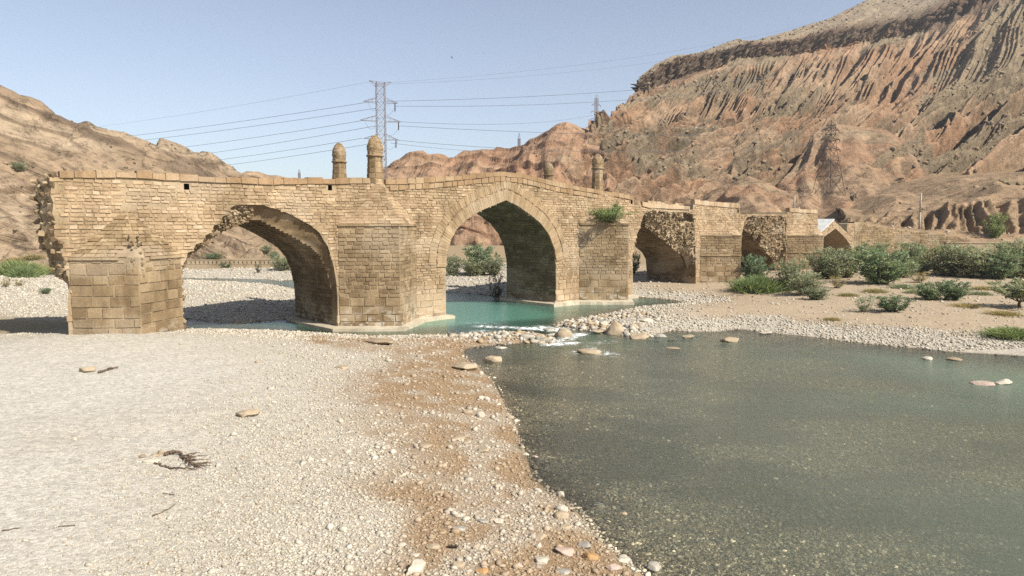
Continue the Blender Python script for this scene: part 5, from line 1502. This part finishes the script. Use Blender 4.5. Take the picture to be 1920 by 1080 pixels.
def make_crown(kind, seed, n):
    """unit plant, height 1, half width about 0.5: stems and leaf blades"""
    r = np.random.default_rng(seed); st = MB(); LV = []
    ns = {'tamarisk': 26, 'round': 20, 'sparse': 12, 'reed': 0, 'tree': 12, 'mat': 0, 'hang': 16}[kind]
    if kind in ('reed', 'mat'):
        hgt = 1.0 if kind == 'reed' else 1.0
        bx = r.normal(0, 0.24, n); by = r.normal(0, 0.24, n)
        for i in range(n):
            h = r.uniform(0.45, 1.0) * max(0.35, 1 - 1.3 * (bx[i] ** 2 + by[i] ** 2)); l = r.normal(0, 0.16, 2) + np.array([bx[i], by[i]]) * 0.5
            a = r.uniform(0, 6.28); w = r.uniform(0.008, 0.016) * 1.4; dx, dy = w * math.cos(a), w * math.sin(a)
            p0 = np.array([bx[i], by[i], -0.05]); p1 = p0 + np.array([l[0] * 0.4, l[1] * 0.4, h * 0.6]); p2 = p0 + np.array([l[0], l[1], h])
            e = np.array([dx, dy, 0])
            LV.append([p0 - e, p0 + e, p1 + e * .8, p1 - e * .8]); LV.append([p1 - e * .8, p1 + e * .8, p2 + e * .1, p2 - e * .1])
    else:
        tips = []
        for s in range(ns):
            a = 2 * math.pi * (s + r.uniform(-.4, .4)) / ns; sp = r.uniform(0.03, 0.5) ** 0.8 * (0.75 if kind == 'tamarisk' else 0.95)
            h = (1.0 - 0.7 * sp * sp) * r.uniform(0.68, 1.02)
            if kind == 'hang': h *= 0.6
            b = np.array([math.cos(a) * 0.05, math.sin(a) * 0.05, -0.03 if kind != 'tree' else 0.22]); tip = np.array([math.cos(a) * sp, math.sin(a) * sp, h])
            mid = b * 0.5 + tip * 0.5 + np.array([math.cos(a), math.sin(a), -0.2]) * sp * 0.15
            st.tube([Vector(b), Vector(mid), Vector(tip)], [0.013, 0.009, 0.003], 4)
            for k in range(9):
                f = r.uniform(0.25, 1.0) if (kind == 'tree' or k < 6) else r.uniform(0.04, 0.4); p = (1 - f) ** 2 * b + 2 * f * (1 - f) * mid + f * f * tip
                o = np.array([r.normal(0, .12), r.normal(0, .12), r.uniform(0.02, .17)])
                tips.append((p, p + o)); 
                if k < 2: st.bar(Vector(p), Vector(p + o), 0.004, 3, 0.002)
        if kind == 'tree':
            st.tube([Vector((0, 0, -0.05)), Vector((0.02, 0.01, 0.12)), Vector((0, 0, 0.26))], [0.035, 0.028, 0.02], 7)
        T = len(tips); pick = r.integers(0, T, n)
        gap = r.random(T) < 0.12
        for i in pick:
            if gap[i]: continue
            p, q = tips[i]; f = r.uniform(0, 1.15); c = p * (1 - f) + q * f + r.normal(0, 0.028, 3)
            d = (q - p); d = d / (np.linalg.norm(d) + 1e-6) + r.normal(0, 0.45, 3) + np.array([0, 0, 0.25]); d /= np.linalg.norm(d)
            L = r.uniform(0.035, 0.085) * (1.0 if kind != 'round' else 0.85); W = L * (0.15 if kind in ('tamarisk', 'sparse', 'hang') else 0.22)
            x = np.cross(d, r.normal(0, 1, 3)); x /= np.linalg.norm(x) + 1e-6
            LV.append([c - x * W, c + x * W, c + d * L + x * W * .5, c + d * L - x * W * .5])
    LV = np.array(LV).reshape(-1, 3)
    if kind not in ('reed', 'mat'): LV[:, 2] = np.maximum(LV[:, 2], 0.0)
    mx = LV[:, 2].max(); 
    lm = np_mesh('foliage', LV / [1, 1, mx], np.arange(len(LV)).reshape(-1, 4))
    sm = None
    if st.v:
        sm = bpy.data.meshes.new('stems'); sm.from_pydata([(p[0], p[1], p[2] / mx) for p in st.v], [], st.f); sm.update(); sm.materials.append(M_twig)
    return lm, sm
PROTO = {'tamarisk': [make_crown('tamarisk', 1, 5200), make_crown('tamarisk', 2, 5200), make_crown('tamarisk', 3, 4600)], 'round': [make_crown('round', 4, 5200), make_crown('round', 5, 5200)],
         'sparse': [make_crown('sparse', 6, 1700)], 'reed': [make_crown('reed', 7, 1700), make_crown('reed', 8, 1500)], 'tree': [make_crown('tree', 9, 4200)], 'hang': [make_crown('hang', 10, 3600)], 'mat': [make_crown('mat', 12, 700)]}
_mesh_cache = {}
def plant(kind, px, py, wp, hp, mat, label, cat='bush', name='bush', group=None, at=None, k=None, dy=0.0):
    P = at if at is not None else spot(px, py)
    w = wp * P.y / FPX * (1.0 if kind in ('reed', 'mat') else 1.22); h = hp * P.y / FPX * (1.0 if kind in ('mat',) else 1.08)
    root = tag(empty(name, (P.x, P.y + dy, (P.z if at is not None else max(drop(P.x, P.y + dy), P.z - 1) if dy else P.z)), rng.uniform(0, 6.28)), label, cat, group)
    pr_ = PROTO[kind]; idx_ = rng.randrange(len(pr_)) if k is None else k
    lm, sm = pr_[idx_]
    key = (kind, idx_, mat.name)
    if key not in _mesh_cache:
        c = lm.copy(); c.materials.append(mat); _mesh_cache[key] = c
    o = bpy.data.objects.new('blades' if kind in ('reed', 'mat') else 'foliage', _mesh_cache[key]); COL.objects.link(o); o.parent = root; o.scale = (w, w * 0.9, h)
    if sm is not None:
        o = bpy.data.objects.new('stems', sm); COL.objects.link(o); o.parent = root; o.scale = (w, w * 0.9, h)
    return root
G_B = 'shrubs on the right bank'; G_F = 'shrubs beyond the bridge'; G_H = 'shrubs on the left hillside'
PL = [
 ('round', 1413, 529, 56, 50, GREEN, 'dark green bush in the shade under the fourth arch', G_B),
 ('reed', 1424, 546, 74, 30, BRIGHT, 'bright green low reeds in front of the fourth arch', G_B),
 ('tamarisk', 1484, 545, 62, 60, SAGE, 'olive green tamarisk right beside the bright reeds', G_B),
 ('tamarisk', 1512, 553, 66, 44, SAGE, 'low olive tamarisk nearest the gravel bar', G_B),
 ('tamarisk', 1530, 562, 48, 24, SAGE, 'smallest olive tamarisk at the foot of the low one', G_B),
 ('tamarisk', 1552, 522, 84, 58, SAGE, 'grey green tamarisk under the small concrete arch', G_B),
 ('tamarisk', 1588, 520, 60, 54, SAGE, 'grey green tamarisk just right of the small concrete arch', G_B),
 ('tamarisk', 1632, 497, 70, 46, SAGE, 'pale tamarisk against the masonry retaining wall', G_B),
 ('round', 1650, 532, 104, 66, GREEN, 'broad dark green bush in the middle of the sandy bank', G_B),
 ('round', 1706, 505, 58, 50, GREEN, 'round deep green bush in front of the retaining wall', G_B),
 ('tamarisk', 1728, 512, 56, 34, SAGE, 'low pale tamarisk beside the round deep green bush', G_B),
 ('tamarisk', 1775, 516, 96, 62, SAGE, 'wide grey green tamarisk at the left end of the thicket', G_B),
 ('tamarisk', 1830, 520, 90, 60, SAGE, 'wide grey green tamarisk in the middle of the thicket', G_B),
 ('round', 1872, 523, 70, 56, GREEN, 'dark blue green bush in the thicket front', G_B),
 ('tamarisk', 1908, 520, 90, 72, SAGE, 'tall grey green tamarisk at the right end of the thicket', G_B),
 ('tamarisk', 1965, 520, 100, 78, SAGE, 'tamarisk cut by the right picture edge', G_B),
 ('round', 1743, 562, 58, 32, GREEN, 'blue green bush, the left of a touching pair on bare sand', G_B),
 ('round', 1786, 562, 62, 36, GREEN, 'blue green bush, the right of a touching pair on bare sand', G_B),
 ('round', 1672, 584, 58, 33, GREEN, 'rounded green bush nearest the pool on the sand', G_B),
 ('sparse', 1619, 586, 30, 30, GREEN, 'small thin bush left of the rounded green one', G_B),
 ('reed', 1897, 631, 66, 18, BRIGHT, 'grass clump at the right edge close to the pool', G_B),
 ('mat', 1692, 541, 34, 10, SAGE, 'low green creeper on sand behind the touching pair', G_B),
 ('mat', 1715, 550, 28, 9, SAGE, 'low green creeper just left of the touching pair', G_B),
 ('mat', 1845, 543, 36, 8, DRY, 'dry low weed on the sand right of the touching pair', G_B),
 ('mat', 1812, 575, 40, 7, DRY, 'dry low weed below the touching pair', G_B),
 ('mat', 1590, 555, 30, 7, DRY, 'dry low weed left of the broad dark green bush', G_B),
 ('sparse', 1570, 540, 26, 22, DRY, 'leafless dry weed between the olive tamarisks and the broad dark green bush', G_B),
 ('sparse', 1725, 530, 30, 20, DRY, 'leafless dry weed in front of the low pale tamarisk', G_B),
 ('tamarisk', 1690, 520, 52, 30, SAGE, 'low grey shrub filling the gap right of the broad dark green bush', G_B),
 ('mat', 1640, 548, 36, 8, DRY, 'dry low weed below the broad dark green bush', G_B),
 ('mat', 1880, 590, 46, 9, DRY, 'dry low weed under the small right edge tree', G_B),
 ('mat', 1560, 600, 26, 6, DRY, 'dry low weed near the gravel edge below the smallest olive tamarisk', G_B),
 ('mat', 1838, 553, 30, 8, SAGE, 'low green creeper right of the touching pair', G_B),
 ('round', 1900, 489, 80, 34, GREEN, 'green bush rising behind the tall right tamarisk', G_B),
 ('round', 900, 514, 64, 54, GREEN, 'tall green oleander seen through the main arch', G_F),
 ('tamarisk', 888, 517, 56, 34, SAGE, 'grey green shrub in front of the tall oleander', G_F),
 ('tamarisk', 926, 516, 46, 34, SAGE, 'grey green shrub right of the tall oleander', G_F),
 ('tamarisk', 848, 517, 36, 40, SAGE, 'shrub beside the left jamb of the main arch', G_F),
 ('sparse', 932, 566, 28, 54, DARKL, 'dark spindly shrub at the back corner of the third pier', G_F),
 ('round', 1186, 515, 28, 42, GREEN, 'green shrub glimpsed behind the third pier', G_F),
 ('round', 428, 503, 22, 15, GREEN, 'small round green bush in front of the pierced canal wall', G_F),
 ('round', 402, 487, 32, 12, GREEN, 'dark green bush above the pierced canal wall', G_F),
 ('tamarisk', 532, 508, 46, 28, SAGE, 'olive shrub seen through the left arch beside the pier', G_F),
 ('tamarisk', 516, 492, 22, 18, SAGE, 'small olive shrub on the bank above the left arch stream', G_F),
 ('sparse', 484, 512, 11, 16, DARKL, 'tiny dark sapling on the far gravel through the left arch', G_F),
 ('reed', 30, 517, 62, 30, BRIGHT, 'green reed clump at the far left water strip', G_F),
 ('reed', 44, 521, 34, 24, BRIGHT, 'paler reed clump at the front of the far left reeds', G_F),
 ('reed', 66, 511, 34, 16, DRY, 'yellow reeds right of the green reed clump', G_F),
 ('reed', 104, 510, 38, 13, DRY, 'yellow reeds next to the broken bridge end', G_F),
 ('round', 85, 551, 22, 11, GREEN, 'small green tuft on the far left gravel', G_F),
 ('sparse', 12, 538, 18, 16, DRY, 'dry thin weed on the gravel at the left edge', G_F),
 ('sparse', 36, 536, 18, 12, DRY, 'dry thin weed right of the left edge weed', G_F),
 ('round', 36, 321, 28, 17, SAGE, 'dark round bush alone on the left hillside', G_H),
 ('round', 497, 474, 26, 14, SAGE, 'olive scrub on the hill foot through the left arch', G_H),
 ('round', 513, 481, 18, 10, GREEN, 'green scrub just below the olive scrub', G_H),
 ('mat', 62, 484, 30, 8, DRY, 'dry tuft at the foot of the left hill', G_H),
 ('mat', 30, 490, 30, 9, DRY, 'dry tuft near the left picture edge at the hill foot', G_H),
]
for kd, px, py, wp, hp, mt, lab, grp in PL:
    plant(kd, px, py, wp, hp, mt, lab, 'reeds' if kd == 'reed' else ('weed' if kd in ('mat',) else 'bush'), 'reed_clump' if kd == 'reed' else ('low_weed' if kd == 'mat' else 'bush'), grp)
plant('tree', 1912, 577, 88, 54, SAGE, 'small tree with a bare trunk at the right edge of the bank', 'tree', 'small_tree', G_B)
Pt = on_y(1867, 448, 126.5)
plant('round', 1867, 448, 34, 46, BRIGHT, 'lone green tree on the terrace under the earth bluff', 'tree', 'small_tree', at=Vector((Pt.x, Pt.y, drop(Pt.x, Pt.y))))
pb = plant('hang', 1146, 414, 72, 34, BRIGHT, 'leafy green bush growing out of the third pier', 'bush', 'bush', at=B(PCU[2] + PW[2] * 0.05 - PW[2] * 0.35, -PN[2] * 0.62, CZ[2] + 0.12))
for (a, b, sd_) in ((1120, 408, 2), (1168, 400, 1)):
    pass
# far scrub on the left hill and slopes: dark specks one can tell apart only as a scatter
# ------------------------------------------------------------------ canal wall through the left arch
Yc = 119.0
cw = tag(empty('canal_wall', tuple(on_y(470, 500, Yc))), 'long low tan wall pierced by a row of small openings beyond the left arch', 'wall')
xa, xb = on_y(335, 500, Yc).x, on_y(640, 500, Yc).x
zt = on_y(470, 487, Yc).z; g0 = min(gfast(xa, Yc), gfast(xb, Yc)) - 0.3; z1 = zt - 0.28; z0_ = z1 - 0.42
X_, Y_, Z_ = Vector((1, 0, 0)), Vector((0, 1, 0)), Vector((0, 0, 1))
def bx(mb, x0, x1, y0, y1, z0, z1): mb.box(Vector(((x0 + x1) / 2, (y0 + y1) / 2, (z0 + z1) / 2)), X_ * ((x1 - x0) / 2), Y_ * ((y1 - y0) / 2), Z_ * ((z1 - z0) / 2))
mb = MB(); bx(mb, xa, xb, Yc, Yc + 0.6, g0, z0_); x = xa
sp_ = 0.74
while x < xb - 0.3:
    bx(mb, x, min(x + sp_ - 0.2, xb), Yc, Yc + 0.6, z0_, z1); x += sp_
bx(mb, xa, xb, Yc, Yc + 0.6, z1, zt - 0.06)
mb.build('wall_body', M_concrete, cw)
mb = MB(); bx(mb, xa, xb, Yc - 0.06, Yc + 0.66, zt - 0.06, zt + 0.02); mb.build('coping', M_concrete, cw)
mb = MB(); bx(mb, xa, xb, Yc - 0.05, Yc + 0.0, z0_ - 0.12, z0_ - 0.04); mb.build('ledge', M_concrete, cw)
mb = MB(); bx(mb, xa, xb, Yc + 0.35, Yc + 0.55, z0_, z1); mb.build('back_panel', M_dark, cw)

# ------------------------------------------------------------------ pylons, cables, poles
def pylon(base, h, wb, wt, arms, label, mat, r=0.06, yaw=0.6, waist=0.55, ww=None, horn=None, strain=False):
    """lattice tower: base point, height, foot and top widths; arms = [(height, half length)]"""
    root = tag(empty('lattice_pylon', tuple(base), yaw), label, 'pylon')
    ww = ww or wt
    wid = lambda z: (wb + (ww - wb) * min(z / (h * waist), 1)) if z < h * waist else ww + (wt - ww) * (z - h * waist) / (h * (1 - waist))
    t = MB(); zs = [0.0]
    while zs[-1] < h - 0.1:
        zs.append(min(h, zs[-1] + max(wid(zs[-1]) * 0.95, 0.9)))
    cn = lambda z, i: Vector(((1, -1, -1, 1)[i] * wid(z) / 2, (1, 1, -1, -1)[i] * wid(z) / 2, z))
    for a, b in zip(zs, zs[1:]):
        for i in range(4):
            j = (i + 1) % 4
            t.bar(cn(a, i), cn(b, i), r * 1.3); t.bar(cn(a, i), cn(b, j), r * 0.75); t.bar(cn(a, j), cn(b, i), r * 0.75); t.bar(cn(b, i), cn(b, j), r * 0.75)
    o = t.build('tower_body', mat, root, local=True)
    for z, L in arms:
        for s in (-1, 1):
            m = MB(); tip = Vector((s * L, 0, z + 0.15)); w = wid(z) / 2
            for y in (-1, 1):
                m.bar(Vector((s * w, y * w, z)), tip, r * 0.9); m.bar(Vector((s * w, y * w, z + L * 0.28)), tip, r * 0.9)
                for f in (0.33, 0.66): m.bar(Vector((s * w, y * w, z)).lerp(tip, f), Vector((s * w, y * w, z + L * 0.28)).lerp(tip, f * 0.8), r * 0.5)
            m.build('cross_arm', mat, root, local=True)
            if strain and s > 0:
                q = MB(); q.bar(tip + Vector((-0.7, 0, -0.1)), tip + Vector((-0.7, 0, -2.0)), 0.13, 6); q.build('insulator', M_glass, root, local=True)
            elif not strain:
                q = MB(); q.bar(tip, tip + Vector((0, 0, -h * 0.035)), r * 1.6, 5); q.build('insulator', M_glass, root, local=True)
    if horn:
        m = MB()
        for s in (-1, 1):
            for y in (-1, 1):
                m.bar(Vector((s * wt / 2, y * wt / 2, h)), Vector((s * horn, 0, h + 0.35)), r * 0.8); m.bar(Vector((s * wt / 2, y * wt / 2, h - 0.9)), Vector((s * horn, 0, h + 0.35)), r * 0.8)
        m.build('earth_wire_arm', mat, root, local=True)
    else:
        m = MB()
        for i in range(4): m.bar(cn(h, i), Vector((0, 0, h * 1.07)), r)
        m.build('peak', mat, root, local=True)
    return root
YA = 172.0
pa = on_y(713, 155, YA); ga = drop(pa.x, YA); ha = pa.z - ga
zA = lambda py: on_y(713, py, YA).z - ga
pylon(Vector((pa.x, YA, ga)), ha, 6.5, 2.0, [(zA(193), 4.2), (zA(228), 5.0), (zA(262), 4.3)], 'tall rusty grey strain pylon rising behind the paired pinnacles', M_steel, 0.055, 0.35, 0.5, 2.1, horn=2.7, strain=True)
def pyl(px, ptop, Yp, label, wb, wt, arms, r, mat=M_steel, **kw):
    p = on_y(px, ptop, Yp); g = drop(p.x, Yp); h = (p.z - g) / 1.07
    return pylon(Vector((p.x, Yp, g)), h, wb, wt, [(h * a, l) for a, l in arms], label, mat, r, **kw), g
pyl(1118.5, 177, 345, 'grey pylon on the saddle between red hill and mountain', 6.0, 1.3, [(0.62, 3.2), (0.75, 3.4), (0.88, 2.7)], 0.065)
pyl(973.5, 248, 480, 'small distant pylon behind the red hill skyline', 6.0, 1.3, [(0.66, 3.4), (0.78, 3.6), (0.9, 2.8)], 0.12)
pyl(561, 317, 640, 'tiny far pylon on the horizon left of the pinnacles', 7.0, 1.6, [(0.7, 3.4), (0.82, 3.6)], 0.16)
sD = spot(1553, 369)
pD, gD = None, None
p = on_y(1553, 226, sD.y); g = drop(sD.x, sD.y)
hD = (p.z - g) / 1.05
pylon(Vector((sD.x, sD.y, g - 0.3)), hD, 47 * sD.y / FPX * 0.9, 1.6, [(hD * 0.8, 3.0), (hD * 0.66, 3.2), (hD * 0.93, 2.6)], 'dull brown pylon standing on the mound in front of the mountain', M_rust, 0.07, yaw=0.25, waist=0.72, ww=2.0)
def cable(a, b, sag, label, grp, r=0.045, n=28):
    mb = MB(); a = Vector(a); b = Vector(b)
    pts = [a.lerp(b, i / n) - Vector((0, 0, 4 * sag * (i / n) * (1 - i / n))) for i in range(n + 1)]
    mb.tube(pts, r, 5); return tag(mb.build('power_cable', M_wire, None), label, 'cable', grp)
GL = 'power cables left of the near pylon'; GR = 'power cables right of the near pylon'
for (x0, y0), (x1, y1), y2, lab in [((693, 191), (231, 254), 277, 'topmost cable from the near pylon to the left hill'), ((704, 203), (253, 262), 283, 'second cable from the top left of the near pylon'),
        ((686, 225), (343, 273), 307, 'third cable from the top left of the near pylon'), ((704, 236), (374, 287), 322, 'fourth cable from the top left of the near pylon'),
        ((680, 259), (397, 298), 333, 'fifth cable from the top left of the near pylon'), ((704, 268), (419, 307), 342, 'lowest cable from the near pylon to the left hill')]:
    e = Vector(on_y(x1 - 160, y1 + (y1 - y0) * 160 / (x0 - x1) * 0.9, 260))
    cable(on_y(x0, y0, YA), e, 0.8, lab, GL)
GT = 'earth wires'
cable(on_y(700, 152, YA), on_y(-60, 262, 300), 2.0, 'faint earth wire from the near pylon top to the left', GT, 0.02)
cable(on_y(729, 155, YA), on_y(1560, 34, 250), 3.0, 'faint upper earth wire from the near pylon to the mountain top', GT, 0.022)
cable(on_y(722, 158, YA), on_y(1500, 66, 260), 3.0, 'faint lower earth wire from the near pylon to the mountain top', GT, 0.022)
for a, b, Yb, sg, lab in [((722, 190), (1640, 118), 215, 2.2, 'topmost cable from the near pylon to the mountain flank'), ((743, 199), (1500, 150), 225, 2.4, 'second cable from the top right of the near pylon'),
        ((728, 227), (1112, 216), 343, 2.2, 'cable from the near pylon to the saddle pylon'), ((750, 236), (1546, 250), 'D', 1.2, 'cable crossing low over the red hill to the brown pylon'),
        ((746, 263), (1546, 268), 'D', 2.6, 'cable under it crossing the red hill to the brown pylon'), ((732, 268), (972, 281), 470, 1.5, 'lowest cable from the near pylon towards the distant pylon')]:
    Yb_ = sD.y if Yb == 'D' else Yb
    cable(on_y(a[0], a[1], YA), on_y(b[0], b[1], Yb_), sg, lab, GR)
cable(on_y(1560, 250, sD.y), on_y(2100, 200, 170), 1.5, 'upper cable leaving the brown pylon to the right', GR, 0.03)
cable(on_y(1560, 268, sD.y), on_y(2100, 232, 170), 1.5, 'lower cable leaving the brown pylon to the right', GR, 0.03)
# slack loops of the strain pylon
for x0, y0, x1, y1, s, lab in [(742, 198, 721, 214, 1.0, 'slack loop under the top right arm of the near pylon'), (750, 235, 724, 251, 1.2, 'slack loop under the middle right arm of the near pylon'), (746, 263, 726, 278, 1.0, 'slack loop under the lowest right arm of the near pylon'),
                          (690, 191, 704, 203, 1.2, 'slack loop under the top left arm of the near pylon'), (683, 225, 704, 236, 1.4, 'slack loop under the middle left arm of the near pylon')]:
    cable(on_y(x0, y0, YA), on_y(x1, y1, YA), s, lab, 'slack loops on the near pylon', 0.03, 12)
def pole(px, pb, pt, Yp, wpx, label, mat=M_pole, lean=0.0, cap=True):
    b = on_y(px, pb, Yp); t = on_y(px + lean, pt, Yp)
    b.z = min(b.z, drop(b.x, Yp)) - 0.3 if mat is M_pole and Yp > 115 else b.z
    mb = MB(); r = wpx * Yp / FPX / 2
    mb.tube([b, b.lerp(t, 0.5), t], [r * 1.15, r, r * 0.85], 8)
    return tag(mb.build('pole', mat, None, True), label, 'pole')
pole(1724, 431, 362, 122.6, 3.6, 'dull pale leaning pole on top of the retaining wall', lean=3)
uP = on_b(1489, 397, 3.0)
for px, hpx, lab in ((1489, 34, 'taller pale post on the last pier of the bridge'), (1498, 14, 'shorter pale post on the last pier of the bridge')):
    u_, z_ = on_b(px, 398, 2.5); b_ = B(u_, 2.5, ztop(u_) - 0.1); t_ = b_ + Vector((0, 0, hpx * b_.y / FPX))
    mb = MB(); mb.tube([b_, t_], [0.13, 0.11], 8); tag(mb.build('post', M_pole, None, True), lab, 'post')
# ------------------------------------------------------------------ thin dusty air
HZ = MB(); HZ.box(Vector((0, 600, 140)), Vector((960, 0, 0)), Vector((0, 960, 0)), Vector((0, 0, 150)))
hz = HZ.build('haze', None, None)
hm = bpy.data.materials.new('dusty air'); hm.use_nodes = True
hnt = hm.node_tree; hnt.nodes.remove(hnt.nodes['Principled BSDF'])
pv = hnt.nodes.new('ShaderNodeVolumePrincipled'); pv.inputs['Color'].default_value = (0.86, 0.90, 0.97, 1); pv.inputs['Density'].default_value = 0.00016; pv.inputs['Anisotropy'].default_value = 0.2
hnt.links.new(pv.outputs[0], hnt.nodes['Material Output'].inputs['Volume'])
hz.data.materials.append(hm); tag(hz, kind='stuff')
# ------------------------------------------------------------------ birds
def bird(px, py, Yb, span, label, roll):
    P = on_y(px, py, Yb); mb = MB(); s = span / 2
    body = [(-.55, 0.02), (-.35, .09), (0, .13), (.3, .10), (.5, .05), (.62, .01)]
    for (x0, r0), (x1, r1) in zip(body, body[1:]): mb.bar(Vector((x0 * s, 0, 0)), Vector((x1 * s, 0, 0)), r0 * s, 7, r1 * s)
    for sd_ in (-1, 1):
        a, b, c_, d = Vector((.22 * s, .06 * s * sd_, .05 * s)), Vector((.12 * s, .55 * s * sd_, .22 * s)), Vector((-.18 * s, 1.0 * s * sd_, .10 * s)), Vector((-.2 * s, .07 * s * sd_, .04 * s))
        e = Vector((-.16 * s, .5 * s * sd_, .2 * s)); up = Vector((0, 0, .025 * s))
        for o in (up, -up):
            mb.quad(a + o, b + o, e + o, d + o); mb.tri(b + o, c_ + o, e + o)
    o = mb.build('bird', M_dark, None, True)
    o.location = P; o.rotation_euler = (roll, 0.3, 0.9)
    return tag(o, label, 'bird', 'birds in the sky')
bird(847, 108, 90, 0.62, 'black bird in the open sky right of the tall pylon', 1.0)
bird(907, 99.5, 130, 0.45, 'tiny dark bird further right in the sky', 0.8)
